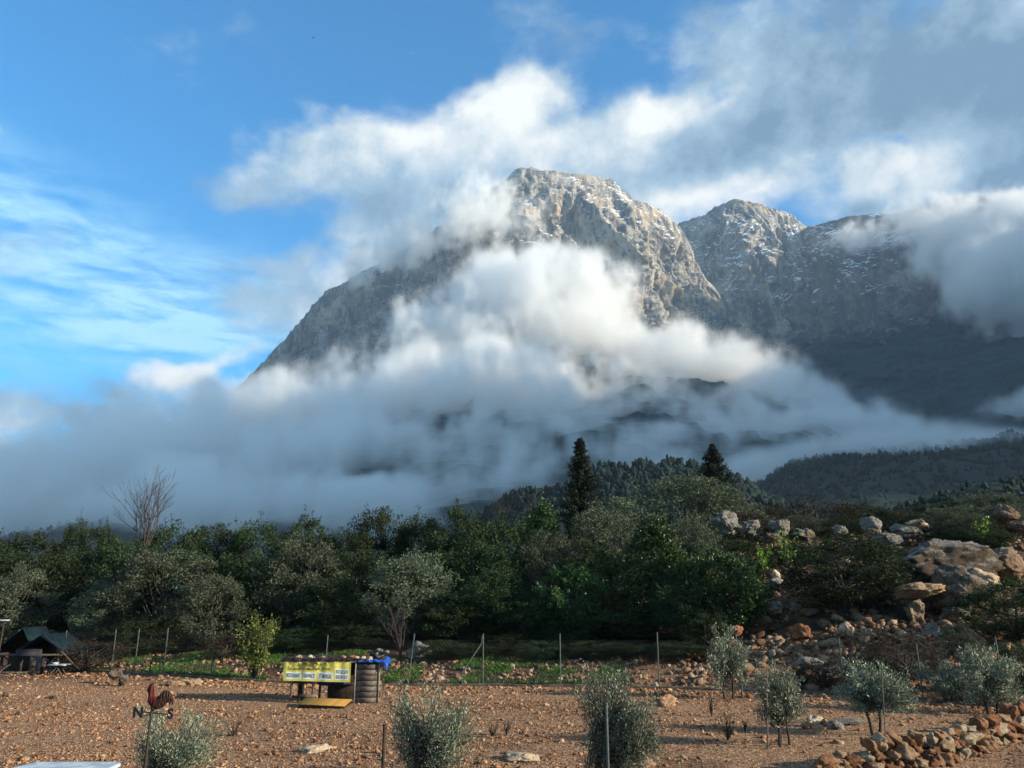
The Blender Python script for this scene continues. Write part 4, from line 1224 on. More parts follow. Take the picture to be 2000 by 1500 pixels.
# ------------------------------------------------------------------ boulders
def boulder(px, py, D, wpx, hpx, mat, seed, label, rotz=0.0, tilt=0.0, depth=0.8, cuts=11, name='boulder', rough=0.26, detail=0.09, group='boulders on the slope', ztop=None, sub=5):
    """px, py: centre in the photograph"""
    c = P(px, py, D)
    s = D / (F * CP) / 2
    me = rock_mesh(seed, sub, (wpx * s * 0.98, wpx * s * depth * 0.9, hpx * s * 1.0), mat, rough, cuts, detail)
    o = link(name, me, loc=c, label=label, cat='rock' if name == 'rock' else 'boulder', group=group)
    o.rotation_euler = (0, tilt, rotz)
    return o
boulder(1850, 1108, 36, 185, 100, m_boulder, 401, 'largest boulder: long, grey-topped with a brown underside', 0.1, -0.10, 0.6, 5)
boulder(1960, 1108, 37, 110, 70, m_boulder_w, 402, 'cream and tan boulder right of the largest one, at the right edge', 0.3)
boulder(1925, 1140, 35, 90, 60, m_sand, 403, 'pale cream sloping rock between the largest boulder and the right edge tree', 0.2, 0.25)
boulder(1880, 1158, 34, 140, 90, m_boulder, 404, 'grey craggy boulder directly under the largest one', -0.2, 0.1, 0.7, 8, detail=0.1)
boulder(1795, 1152, 33.5, 92, 26, m_sand, 405, 'flat sandy capstone jutting out like a table', 0.1, -0.12, 0.8, 4)
boulder(1788, 1187, 33.8, 42, 52, m_boulder_w, 406, 'upright block carrying the flat sandy capstone', 0.3, 0, 0.9, 9)
boulder(1880, 1205, 33.8, 90, 46, m_boulder, 407, 'shadowed block at the foot of the craggy grey boulder', 0.5)
boulder(1822, 1243, 31.5, 42, 66, m_palerock, 408, 'upright whitish-grey block low on the slope', 0.3, 0.15, 0.8, 7, detail=0.09)
boulder(1418, 1022, 44, 56, 42, m_palerock, 409, 'rounded grey boulder leftmost on the slope crest', 0, 0)
boulder(1470, 1032, 45, 44, 40, m_palerock, 410, 'jagged pointed grey boulder on the crest, second from the left', 0.3, 0.2, detail=0.12)
boulder(1522, 1030, 45, 50, 34, m_palerock, 411, 'grey leaning slab beside the lime green plant', 0.2, -0.4)
boulder(1505, 1052, 43, 46, 26, m_boulder_w, 412, 'tan flat boulder below the leaning grey slab', 0)
boulder(1575, 1048, 46, 52, 30, m_boulder, 413, 'dim rounded boulder half hidden by the dark bush left of the big round tree')
boulder(1642, 1036, 46, 40, 30, m_palerock, 414, 'small pale pyramid-shaped boulder above the big round tree', 0, 0)
boulder(1703, 1025, 46, 48, 40, m_palerock, 415, 'grey lichened boulder on the crest right of the big round tree')
boulder(1708, 1043, 45, 34, 26, m_boulder_w, 416, 'tan boulder tucked under the grey lichened one on the crest')
boulder(1762, 1037, 46, 66, 32, m_palerock, 417, 'long low whitish boulder in the middle of the crest')
boulder(1735, 1055, 44, 50, 30, m_palerock, 418, 'whitish boulder in front of the long low one')
boulder(1793, 1025, 47, 50, 24, m_sand, 419, 'cream boulder at the right end of the crest group')
boulder(1745, 1072, 43, 40, 14, m_boulder, 420, 'thin grey slab below the whitish boulders')
boulder(1962, 1008, 44, 52, 38, m_boulder_w, 421, 'rusty orange boulder at the upper right corner of the slope')
boulder(1996, 1030, 43, 50, 34, m_boulder_w, 422, 'tan boulder cut by the right edge of the picture')
boulder(1850, 1062, 44, 70, 26, m_boulder, 423, 'dark flat boulder just above the largest one')
boulder(1925, 1068, 44, 60, 26, m_boulder, 424, 'dark grey boulder up behind the cream and tan one')
boulder(1515, 1122, 40, 24, 20, m_stone, 425, 'small orange ball-shaped rock on top of the rubble left of the big tree', sub=4)
boulder(1512, 1136, 39.5, 34, 16, m_palerock, 426, 'whitish flat rock below the orange ball-shaped one', sub=4)
boulder(1508, 1187, 36, 36, 34, m_palerock, 427, 'pale lilac rock leaning in the rubble left of the big tree', 0.2, 0.3, sub=4)
boulder(1560, 1235, 31.5, 44, 40, m_stone, 428, 'orange and tan rock low in the rubble left of the big tree', sub=4)
boulder(1440, 1233, 31, 22, 24, m_stone, 429, 'orange rock beside the thin dark trunk at the foot of the slope', sub=4)
boulder(1655, 1232, 31.5, 30, 26, m_sand, 430, 'cream rock right of the trunk of the big round tree', sub=4)
boulder(1690, 1235, 31.2, 18, 30, m_sand, 431, 'upright cream rock right of the big round tree', sub=4)
boulder(820, 1272, 35.5, 52, 34, m_palerock, 432, 'grey rock in the undergrowth right of the leaning fence post', sub=4)
boulder(1580, 1298, 29.6, 60, 22, m_palerock, 433, 'grey flat rock behind the small three-stemmed olive', sub=4)
boulder(1615, 1310, 29.2, 50, 20, m_palerock, 434, 'grey flat rock left of the round-headed olive', sub=4)
boulder(227, 1316, 31.0, 26, 22, m_boulder_w, 435, 'tan and red rock on the field edge left of the rooster vane', sub=4, group='rocks lying on the field')
boulder(241, 1327, 30.3, 20, 22, m_boulder, 436, 'dark rock beside the tan and red one on the field edge', sub=4, group='rocks lying on the field')
def ground_rock(px, py, wpx, hpx, mat, seed, label, depth=0.8):
    g = ground_at(px, py + hpx * 0.3)
    s = g.y / (F * CP) / 2
    me = rock_mesh(seed, 4, (wpx * s * 1.1, wpx * s * depth, hpx * s * 1.15), mat, 0.25, 6, 0.06)
    o = link('rock', me, loc=(g.x, g.y, g.z + hpx * s * 0.5), label=label, cat='rock', group='rocks lying on the field')
    o.rotation_euler = (0, random.uniform(-0.2, 0.2), random.uniform(-0.5, 0.5))
ground_rock(1595, 1412, 34, 20, m_stone, 440, 'pale-topped orange rock, leftmost of the loose cluster by the olive trees')
ground_rock(1614, 1416, 20, 16, m_stone, 441, 'bright orange rock in the middle of the loose cluster')
ground_rock(1602, 1428, 26, 16, m_sand, 442, 'cream rock at the front of the loose cluster')
ground_rock(1631, 1419, 28, 16, m_palerock, 443, 'greyish white rock, rightmost of the loose cluster')
ground_rock(1576, 1420, 22, 14, m_stone, 444, 'small brown rock at the left tip of the loose cluster')
ground_rock(615, 1463, 50, 14, m_sand, 445, 'flat cream rock on the field below the stall')
ground_rock(1012, 1480, 66, 14, m_sand, 446, 'long flat cream slab near the bottom between two olives')
ground_rock(1262, 1493, 26, 12, m_sand, 447, 'small cream rock at the bottom right of the dense olive')
ground_rock(1300, 1372, 34, 22, m_stone, 448, 'orange rock on the field edge right of the dense olive')
ground_rock(16, 1357, 16, 10, m_boulder, 449, 'dark clod near the left edge of the field')
ground_rock(35, 1394, 13, 10, m_boulder, 450, 'dark clod below the first one near the left edge')
ground_rock(102, 1362, 14, 8, m_boulder, 451, 'dark clod on the field right of the hut')
ground_rock(375, 1333, 34, 12, m_sand, 452, 'cream rock on the field edge right of the rooster vane')
ground_rock(345, 1336, 30, 10, m_sand, 453, 'flat cream rock just behind the rooster tail')
# flat dark slab
g = ground_at(1655, 1414)
sl = rock_mesh(460, 4, (0.55, 0.35, 0.06), m_boulder, 0.15, 5, 0.03)
link('slab', sl, loc=(g.x, g.y, g.z + 0.06), label='flat dark slab lying on bare soil right of the loose rock cluster', cat='stone slab')

# ------------------------------------------------------------------ dry stone wall at the lower right
wall = link('dry_stone_wall', None, label='low dry wall of heaped orange and cream stones at lower right', cat='stone wall')
path = [ground_at(px, py) for px, py in ((1580, 1535), (1640, 1520), (1700, 1508), (1770, 1498), (1840, 1486), (1900, 1466), (1960, 1444), (2010, 1428), (2090, 1405))]
tops = [0.2, 0.3, 0.42, 0.52, 0.45, 0.45, 0.5, 0.5, 0.45]
wall.location = path[0]
r_ = np.random.default_rng(88)
seg = np.r_[0, np.cumsum([(path[i + 1] - path[i]).length for i in range(len(path) - 1)])]
PA = np.array([list(p) for p in path])
npl = 0
s0 = 0.0
while s0 < seg[-1]:
    c = np.array([np.interp(s0, seg, PA[:, i]) for i in range(3)])
    ht = float(np.interp(s0, seg, tops))
    z = 0.0
    row = 0
    while z < ht:
        nrow = 3 - min(row, 2) if ht > 0.4 else 2
        for k in range(nrow):
            s_ = r_.uniform(0.10, 0.24)
            if row >= 2 and r_.uniform() < 0.3: s_ *= 1.3
            o = link('stone', wall_meshes[npl % 12], wall, Vector((c[0] + r_.normal(0, 0.06), c[1] + (k - (nrow - 1) / 2) * 0.26 + r_.normal(0, 0.04), c[2] + z + s_ * 0.45)) - wall.location)
            o.scale = (s_ * r_.uniform(0.9, 1.35), s_, s_ * r_.uniform(0.7, 1.0)); o.rotation_euler = (r_.normal(0, 0.3), r_.normal(0, 0.3), r_.uniform(0, 6.28))
            npl += 1
        z += 0.2
        row += 1
    s0 += 0.27
print('wall stones', npl, 'time', time.time() - T0)

# ================================================================== kerb and fence
def flat_mat(name, col, rough=0.7, spec=0.3, var=0.25, scale=8.0, metal=0.0, bmp=0.3):
    def build(t, b):
        tcn = nd(t, 'ShaderNodeTexCoord').outputs['Object']
        a = noi(t, tcn, scale, 6, 0.65)
        t.links.new(mixc(t, rmp(t, a, 0.3, 0.7), c4([x * (1 - var) for x in col]), c4([min(1, x * (1 + var)) for x in col])), b.inputs['Base Color'])
        b.inputs['Metallic'].default_value = metal
        bump(t, b, a, bmp, 0.01)
    return material(name, build, rough, spec)
m_conc = flat_mat('old concrete', (0.10, 0.08, 0.06), 0.9, 0.1, 0.5, 4.0)
m_post = flat_mat('green-grey painted steel', (0.075, 0.095, 0.09), 0.6, 0.2, 0.35, 12.0)
m_wire = flat_mat('galvanised wire', (0.06, 0.065, 0.065), 0.6, 0.3, 0.1, 3.0)
m_wood = flat_mat('weathered grey wood', (0.12, 0.10, 0.085), 0.9, 0.1, 0.45, 7.0)
m_wood_d = flat_mat('dark old wood', (0.045, 0.035, 0.03), 0.9, 0.1, 0.4, 7.0)
m_iron = flat_mat('black iron', (0.012, 0.012, 0.013), 0.5, 0.4, 0.3, 9.0)

def box_vf(c, s, rot=None):
    v = np.array([(x, y, z) for x in (-.5, .5) for y in (-.5, .5) for z in (-.5, .5)]) * np.array(s)
    if rot is not None:
        v = v @ np.array(rot).T
    v = v + np.array(c)
    f = np.array([(0, 1, 3, 2), (4, 6, 7, 5), (0, 4, 5, 1), (2, 3, 7, 6), (0, 2, 6, 4), (1, 5, 7, 3)])
    return v, f
def box(name, c, s, mat, parent=None, rot=None, bev=0.006, **kw):
    v, f = box_vf((0, 0, 0), s)
    me = mesh_from(name, v, f, [mat])
    if bev:
        bm = bmesh.new(); bm.from_mesh(me)
        bmesh.ops.bevel(bm, geom=bm.edges[:] , offset=bev, segments=1, affect='EDGES')
        bm.to_mesh(me); bm.free()
    o = link(name, me, parent, c, **kw)
    if rot: o.rotation_euler = rot
    return o
def pole(name, a, b, r0, r1, mat, parent=None, sides=8, **kw):
    a = Vector(a); b = Vector(b)
    bm = bmesh.new()
    bmesh.ops.create_cone(bm, cap_ends=True, segments=sides, radius1=r0, radius2=r1, depth=(b - a).length)
    me = bpy.data.meshes.new(name); bm.to_mesh(me); bm.free()
    me.materials.append(mat)
    o = link(name, me, parent, (a + b) / 2, **kw)
    o.rotation_euler = (b - a).to_track_quat('Z', 'Y').to_euler()
    return o

# kerb: a low concrete edging that follows the fence
xs = np.linspace(-22, 24, 120)
A = Acc()
ky = kerb_y(xs)
kz = H(xs, ky - 0.2) + 0.03 + perlin(np.stack([xs / 1.7, 0 * xs, 0 * xs], -1)) * 0.05
prof = [(-0.07, -0.35), (-0.07, 0.02), (-0.05, 0.05), (0.06, 0.05), (0.08, 0.0), (0.08, -0.35)]
v = np.array([[(x, yk + dy, zk + dz) for dy, dz in prof] for x, yk, zk in zip(xs, ky, kz)]).reshape(-1, 3)
link('kerb', mesh_from('kerb', v, grid_faces(len(xs), len(prof)), [m_conc]), kind='structure', label='low crumbling concrete kerb along the foot of the fence')

fence = link('wire_fence', None, loc=(0, 0, 0), label='wire mesh fence on thin grey-green posts between field and wood', cat='fence')
def fpt(px):
    """foot of a fence post seen at px"""
    D = 30.0
    for _ in range(8):
        p = P(px, 1340, D); D = float(kerb_y(p.x)) + 0.12
    p = P(px, 1340, D)
    return Vector((p.x, D, float(H(p.x, D)) + 0.05))
for px, hh, lean in ((20, 1.6, 0), (115, 1.6, 0), (213, 1.7, 0), (258, 1.75, 0.02), (316, 1.8, 0.0), (410, 1.75, 0), (505, 1.75, 0.02), (632, 1.75, 0.05), (795, 1.8, 0.22), (943, 1.8, 0), (1095, 1.8, 0), (1288, 1.85, 0), (1446, 1.8, -0.03), (1648, 1.8, 0), (1800, 1.7, 0), (1960, 2.0, -0.03)):
    f0 = fpt(px)
    pole('post', f0 - Vector((0, 0, 0.3)), f0 + Vector((lean, 0, hh)), 0.024, 0.024, m_post, fence)
f0 = fpt(943); f1 = fpt(902)
A = Acc()
A.add(*tube(np.array([list(f1 + Vector((0, 0, -0.1))), list(f1 + Vector((0.02, 0, 0.45))), list(f0 + Vector((-0.06, 0, 1.45))), list(f0 + Vector((-0.03, 0, 1.75)))]), np.array([0.025] * 4), 6))
link('brace', A.mesh('brace', [m_post], True), fence)
f0 = fpt(303); f1 = fpt(290)
A = Acc()
A.add(*tube(np.array([list(f1 + Vector((0, 0, -0.1))), list(f1 + Vector((0.0, -0.05, 0.4))), list(f0 + Vector((0.2, -0.1, 1.3)))]), np.array([0.022] * 3), 6))
link('brace', A.mesh('brace', [m_iron], True), fence)
# mesh: diagonal wires and three line wires
xs = np.arange(-23, 23, 0.12)
A = Acc()
def wire(a, b, r):
    A.add(*tube(np.array([a, b]), np.array([r, r]), 3))
def fz(x):
    yk = float(kerb_y(x)) + 0.12
    return yk, float(H(x, yk)) + 0.08
g_ = {round(float(x), 3): fz(float(x)) for x in np.arange(-24.2, 24.2, 0.2).round(3)}
gk = sorted(g_)
gxs = np.array(gk); gys = np.array([g_[k][0] for k in gk]); gzs = np.array([g_[k][1] for k in gk])
def fp(x, h):
    return np.array([x, np.interp(x, gxs, gys), np.interp(x, gxs, gzs) + h])
for x in xs:
    wire(fp(x, 0.0), fp(x + 0.75, 1.5), 0.0016); wire(fp(x + 0.75, 0.0), fp(x, 1.5), 0.0016)
link('mesh_panel', A.mesh('mesh_panel', [m_wire]), fence)
for hh in (0.05, 0.8, 1.52):
    A = Acc()
    q = np.array([fp(x, hh) for x in np.arange(-23, 23.5, 0.5)])
    A.add(*tube(q, np.full(len(q), 0.0025), 4))
    link('line_wire', A.mesh('line_wire', [m_wire]), fence)

# nearer posts of the lower fence and tree stakes
def npost(px, toppy, D, r, mat, label, lean=0.0, name='fence_post', cat='post', group='posts nearest the camera'):
    t = P(px, toppy, D)
    g = float(H(t.x, D))
    e = link(name, None, loc=(t.x, t.y, g), label=label, cat=cat, group=group)
    pole('shaft', (-lean, 0, -0.3), (0, 0, t.z - g), r, r, mat, e, 10)
    pole('cap', (0, 0, t.z - g), (0, 0, t.z - g + 0.03), r * 1.25, r * 1.1, mat, e, 10)
npost(751, 1418, 14, 0.028, m_wood_d, 'dark stake with a flat top in front of the left olive bush')
npost(1184, 1376, 14, 0.024, m_post, 'pale grey-green post in front of the dense olive bush')
npost(1497, 1322, 18.6, 0.02, m_wood, 'pale wooden stake in the middle of the small three-stemmed olive', 0.12, 'stake', 'stake', 'wooden stakes beside young olives')
npost(1722, 1318, 19.4, 0.014, m_wood, 'thin stake on the right of the round-headed olive', 0.1, 'stake', 'stake', 'wooden stakes beside young olives')
npost(1443, 1262, 27, 0.022, m_post, 'thin grey stake beside the olive against the dark wood', 0, 'stake', 'stake', 'wooden stakes beside young olives')

# ================================================================== foreground olives
def young_olive(px, top, D, wpx, low, label, seed, nl=9000, stems=4, leaf='silver', ll=0.055, lw=0.013, nsh=120, clear=0.0, base_spread=0.1, slim=0):
    """upright shoots carrying narrow leaves; clear = bare height below the crown"""
    c = P(px, top, D)
    z0 = float(H(c.x, c.y)); h = c.z - z0
    s = D / (F * CP); w = wpx * s
    r_ = np.random.default_rng(seed)
    e = link('young_olive_tree', None, loc=(c.x, c.y, z0), label=label, cat='olive tree', group='young olive trees in the field')
    T, Bm = Acc(), Acc()
    lc, ln = [], []
    lo = max(low, 0.12)
    for i in range(stems):
        an = i * 6.283 / stems + r_.normal(0, 0.4)
        b0 = np.array([math.cos(an) * base_spread, math.sin(an) * base_spread, -0.2])
        m_ = np.array([math.cos(an) * w * 0.12, math.sin(an) * w * 0.12, max(lo * 1.0, h * 0.35)])
        T.add(*tube(crooked(b0, m_, 6, 0.015, r_), np.linspace(0.045, 0.028, 6) * (1.0 if stems < 3 else 0.8), 7))
    lobes = [(r_.uniform(-0.75, 0.75), r_.uniform(-0.6, 0.6), r_.uniform(0.55, 0.98)) for _ in range(9)]
    lobes[0] = (-0.35, 0, 1.0); lobes[1] = (0.2, 0.1, 0.97); lobes[2] = (0.7, 0, 0.84)
    per = nl // nsh
    for k in range(nsh):
        L = lobes[k % len(lobes)]
        a = np.array([r_.normal(0, 0.09) * w, r_.normal(0, 0.09) * w, lo + (h - lo) * r_.uniform(0.0, 0.45)])
        tx, ty = (L[0] + r_.normal(0, 0.17)) * w / 2, (L[1] + r_.normal(0, 0.17)) * w / 2
        rr = math.hypot(tx, ty) / (w / 2)
        if rr > 1: tx /= rr; ty /= rr; rr = 1
        tz = lo + (h * L[2] - lo) * (r_.uniform(0.3, 1.0) ** 0.6 if k > len(lobes) * 3 else 1.0) * (1 - 0.12 * rr * rr)
        if r_.uniform() < 0.22: tz = lo + (h - lo) * r_.uniform(0.02, 0.35)
        q = crooked(a, [tx, ty, tz], 7, 0.018, r_)
        Bm.add(*tube(q, np.linspace(0.009, 0.003, 7), 4))
        m = int(per * r_.uniform(0.6, 1.4))
        t = r_.uniform(0.2, 1.0, m) ** 0.8 * 6
        j = np.minimum(t.astype(int), 5)
        p = q[j] + (q[j + 1] - q[j]) * (t - j)[:, None]
        dr = (q[-1] - q[0]); dr /= np.linalg.norm(dr)
        p = p + r_.normal(0, 0.028 + 0.012 * w, (m, 3))
        lc.append(p); ln.append(np.tile(dr * 1.0 + np.array([0, 0, 0.5]), (m, 1)))
    v, f = leaves_at(np.concatenate(lc), np.concatenate(ln), ll, lw, r_)
    link('trunk', T.mesh('trunk', [m_bark], True), e)
    link('branches', Bm.mesh('branches', [m_bark]), e)
    link('crown', mesh_from('crown', v, f, [m_leaf[leaf]]), e)
young_olive(838, 1326, 15.2, 190, 0.05, 'loose airy olive bush at lower centre left, behind the dark stake', 501, 17000, 5, nsh=190, ll=0.062, lw=0.016)
young_olive(1186, 1290, 15.2, 185, 0.05, 'tall dense olive bush at lower centre, behind the pale post', 502, 27000, 5, nsh=260, ll=0.062, lw=0.017)
young_olive(340, 1372, 15.2, 190, 0.05, 'thin yellowish olive bush behind the rooster vane', 503, 11000, 5, nsh=160, ll=0.062, lw=0.014)
young_olive(1510, 1290, 19.0, 115, 0.35, 'small olive on three slender trunks, between the dense bush and the round-headed one', 504, 7500, 3, nsh=110, ll=0.08, lw=0.02, base_spread=0.22)
young_olive(1695, 1286, 20.2, 150, 0.50, 'round-headed olive on two thin trunks in the dug soil at right', 505, 12000, 2, nsh=150, ll=0.08, lw=0.022, base_spread=0.08)
young_olive(1414, 1215, 26.8, 90, 0.3, 'slim olive standing against the dark wood by the fence', 506, 7000, 2, nsh=110, ll=0.10, lw=0.026)
young_olive(1918, 1258, 23.8, 135, 0.15, 'wide grey olive in front of the rocky slope at right', 507, 9500, 2, nsh=120, ll=0.10, lw=0.024)
young_olive(1845, 1290, 26.0, 100, 0.2, 'low dim olive bush left of the wide grey one', 508, 6000, 3, nsh=90, ll=0.10, lw=0.024)

# ------------------------------------------------------------------ grass strip, weeds
def grass_build(t, b):
    g = nd(t, 'ShaderNodeNewGeometry')
    tcn = nd(t, 'ShaderNodeTexCoord').outputs['Object']
    c = mixc(t, g.outputs['Random Per Island'], c4((0.020, 0.055, 0.012)), c4((0.075, 0.155, 0.03)))
    t.links.new(mixc(t, rmp(t, noi(t, tcn, 0.5, 4), 0.45, 0.65), c, c4((0.05, 0.07, 0.03))), b.inputs['Base Color'])
m_grass = material('grass', grass_build)
r_ = np.random.default_rng(90)
n = 60000
x = r_.uniform(-19.5, 4.5, n); d = r_.uniform(0.25, 6.0, n)
pt = np.stack([x, kerb_y(x) + d, 0 * x], -1)
ok = (fbm(pt / 2.2, 3) > -0.12) & ~((x > -3.6) & (x < -2.4))
x, d = x[ok], d[ok]
y = kerb_y(x) + d
c = np.stack([x, y, H(x, y) + 0.06], -1)
v, f = leaves_at(c, np.tile([0, 0, 1.6], (len(c), 1)), 0.17, 0.03, r_)
link('grass', mesh_from('grass', v, f, [m_grass]), kind='stuff', label='bright green grass on the strip between fence and wood')
def weed(px, py, hpx, wpx, label, leaf='brown', n=60):
    g = ground_at(px, py)
    sprig_plant('weed', px, 0, g.y, wpx, hpx, leaf, n, 0.06, 0.012, label, 'weed', 12, base=g.z, group='dry weeds on the field').location = g
weed(456, 1438, 26, 34, 'dry weed tuft with a long shadow left of the stall on the field')
weed(962, 1440, 26, 26, 'dry weed tuft between the two large olive bushes, left one')
weed(990, 1436, 30, 26, 'dry weed tuft between the two large olive bushes, right one')
weed(1422, 1448, 50, 34, 'tall spindly weed left of the small three-stemmed olive', 'olive', 90)
weed(1390, 1400, 40, 14, 'small dark stub of a weed near the field edge at centre right', 'brown', 40)
weed(1456, 1432, 24, 12, 'little dark stub left of the small three-stemmed olive', 'brown', 30)
# fallen branch
g = ground_at(850, 1443)
A = Acc()
r2 = np.random.default_rng(5)
A.add(*tube(crooked([-0.9, 0, 0.12], [0.5, 0.1, 0.12], 8, 0.03, r2), np.linspace(0.012, 0.03, 8), 5))
for k in range(6):
    a = np.array([r2.uniform(-0.6, 0.4), 0.02, 0.12]); A.add(*tube(crooked(a, a + np.array([r2.uniform(0.1, 0.35), r2.uniform(-0.3, 0.3), r2.uniform(0.0, 0.2)]), 5, 0.02, r2), np.linspace(0.01, 0.004, 5), 4))
link('fallen_branch', A.mesh('fallen_branch', [m_twig]), loc=g, label='dead forked branch lying right of the loose olive bush', cat='branch')

# ================================================================== the roadside stall
SD = 25.9
U = SD / (F * CP)                         # metres per photo pixel there
s0 = ground_at(650, 1374)
SX, SY, SZ = s0.x, s0.y, s0.z
def sx(px): return (px - 650) * U
def szz(py): return (1374 - py) * U
m_yel = flat_mat('yellow vinyl', (0.50, 0.46, 0.10), 0.5, 0.4, 0.25, 3.0)
m_white = flat_mat('white print', (0.55, 0.62, 0.60), 0.5, 0.3, 0.08, 5.0)
m_ink = flat_mat('dark blue ink', (0.02, 0.02, 0.06), 0.5, 0.3, 0.1, 5.0)
m_ink2 = flat_mat('brown ink', (0.07, 0.05, 0.015), 0.5, 0.3, 0.1, 5.0)
m_blue = flat_mat('blue tarpaulin', (0.006, 0.06, 0.36), 0.45, 0.4, 0.35, 6.0)
m_ochre = flat_mat('ochre board', (0.36, 0.20, 0.05), 0.8, 0.2, 0.3, 6.0)
stall = link('market_stall', None, loc=(SX, SY, SZ), label='rickety wooden stall with plank roof standing on the field by the fence', cat='stall')
# roof: flat boards on a frame, tilted a little
for k in range(6):
    box('roof_plank', (sx(640), 0.12 + k * 0.19, szz(1304) + 0.02 * k), (sx(742) - sx(556), 0.175, 0.03), m_wood_d, stall, (0, R(0.8), 0))
box('roof_edge', (sx(622), 0.0, szz(1303)), (sx(688) - sx(552), 0.05, 0.05), m_wood, stall, (0, R(0.6), 0))
# left trestle: legs and rails
for px_, yy0 in ((573, 0.05), (583, 0.35), (594, 0.05), (612, 0.05), (576, 1.0), (612, 1.0)):
    box('leg', (sx(px_), yy0, szz(1304) / 2), (0.07, 0.07, szz(1304)), m_wood_d if px_ not in (612, 573) else m_wood, stall)
box('rail', (sx(592), 0.05, szz(1363)), (0.75, 0.05, 0.07), m_wood_d, stall)
box('rail', (sx(604), -0.05, szz(1361)), (0.48, 0.06, 0.09), m_wood, stall)
box('rail', (sx(592), 0.05, szz(1338)), (0.75, 0.05, 0.06), m_wood_d, stall)
box('shade_backing', (sx(645), 1.02, szz(1322)), (1.7, 0.03, 0.5), m_wood_d, stall)  # dark backing added to stand in for shade under the roof
box('shade_backing', (sx(662), 0.75, szz(1353)), (1.15, 0.03, 0.75), m_wood_d, stall)  # lower dark panel added so the stall interior reads as shaded
box('shelf', (sx(650), 0.6, szz(1345)), (1.1, 0.7, 0.03), m_wood_d, stall)
# right end: a tower of crate boards
m_crate = flat_mat('grey crate board', (0.13, 0.11, 0.095), 0.9, 0.1, 0.5, 9.0, 0.0, 0.03)
m_crate_d = flat_mat('darker crate board', (0.085, 0.072, 0.062), 0.9, 0.1, 0.5, 9.0, 0.0, 0.03)
for k in range(7):
    zc = szz(1372) + 0.06 + k * 0.168
    box('slat', (sx(710) + (0.02, -0.03, 0.01, 0.035, -0.02, 0.0, 0.025)[k], 0.0, zc), (sx(735) - sx(686), 0.024, 0.153), (m_crate, m_crate_d, m_crate, m_crate, m_crate_d, m_crate, m_crate_d)[k], stall, (0, (0.012, -0.01, 0.006, -0.014, 0.008, -0.004, 0.01)[k], 0), 0.0)
m_rail = flat_mat('pale splintered wood', (0.26, 0.23, 0.19), 0.9, 0.1, 0.4, 9.0)
for px_, dy_ in ((688, -0.02), (731, -0.018)):
    box('corner_post', (sx(px_), dy_, szz(1374 - 35)), (0.035, 0.014, 1.24), m_rail, stall, None, 0.0)
    box('back_post', (sx(px_), 0.26, szz(1374 - 36)), (0.035, 0.035, 1.25), m_wood_d, stall)
box('inner_panel', (sx(709.5), 0.10, szz(1338)), (sx(730) - sx(690), 0.02, 1.15), m_wood_d, stall)

# banner: hung cloth with folds, print lies just in front of it
bx0, bx1 = sx(557), sx(680)
bz_top = lambda u: szz(1303) + 0.0 * u
def bsurf(u, w_):
    x_ = bx0 + (bx1 - bx0) * u + 0.05 * w_ * (1 - u)
    zt = szz(1303.5); zb_ = szz(1335 + 3 * u)
    y_ = -0.06 - 0.018 * math.sin(u * 19 + w_ * 2) * (1 - w_ * 0.6) - 0.012 * math.sin(u * 43)* (1 - w_) - 0.02 * w_
    return (x_, y_, zt + (zb_ - zt) * w_ + 0.012 * math.sin(u * 26) * (1 - w_))
nu, nw = 60, 14
v = [bsurf(i / (nu - 1), j / (nw - 1)) for i in range(nu) for j in range(nw)]
banner = link('banner', None, loc=(SX, SY, SZ), label='yellow advertising banner with white text boxes hung on the stall', cat='banner')
link('cloth', mesh_from('cloth', np.array(v), grid_faces(nu, nw)[:, ::-1], [m_yel], True), banner)
def patch(u0, u1, w0, w1, mat, name='text_box', lift=0.004):
    nn, mm = 16, 6
    v = []
    for i in range(nn):
        for j in range(mm):
            p = bsurf(u0 + (u1 - u0) * i / (nn - 1), w0 + (w1 - w0) * j / (mm - 1))
            v.append((p[0], p[1] - lift, p[2]))
    return link(name, mesh_from(name, np.array(v), grid_faces(nn, mm)[:, ::-1], [mat], True), banner)
def text(s_, u0, u1, w0, w1, mat, bold=0.0):
    cu = bpy.data.curves.new('lettering', 'FONT')
    cu.body = s_; cu.align_x = 'LEFT'; cu.offset = bold
    tmp = bpy.data.objects.new('tmp', cu); COL.objects.link(tmp)
    dg = bpy.context.evaluated_depsgraph_get()
    me = bpy.data.meshes.new_from_object(tmp.evaluated_get(dg))
    bpy.data.objects.remove(tmp); 
    co = np.empty(len(me.vertices) * 3, dtype=np.float32); me.vertices.foreach_get('co', co); co = co.reshape(-1, 3)
    mn, mx = co.min(0), co.max(0)
    q = (co - mn) / (mx - mn + 1e-9)
    out = np.array([bsurf(u0 + (u1 - u0) * a, w1 + (w0 - w1) * b) for a, b, _ in q])
    out[:, 1] -= 0.009
    me.vertices.foreach_set('co', out.astype(np.float32).ravel())
    me.materials.clear(); me.materials.append(mat); me.update()
    link('lettering', me, banner)
patch(0.04, 0.26, 0.52, 0.90, m_white); patch(0.29, 0.48, 0.52, 0.90, m_white); patch(0.52, 0.74, 0.52, 0.90, m_white); patch(0.77, 0.97, 0.34, 0.90, m_white)
text('RESTAURANT', 0.05, 0.25, 0.60, 0.82, m_ink, 0.012)
text('KAHVALTI', 0.305, 0.465, 0.60, 0.82, m_ink, 0.012)
text('ET MANGAL', 0.535, 0.725, 0.60, 0.84, m_ink, 0.012)
text('0537 635 55 91', 0.782, 0.96, 0.40, 0.58, m_ink, 0.012)
text('0242 349 28 17', 0.782, 0.96, 0.66, 0.84, m_ink, 0.012)
text('OCAKBAŞI  MANGAL KEYFİ', 0.07, 0.70, 0.27, 0.45, m_ink2, 0.012)

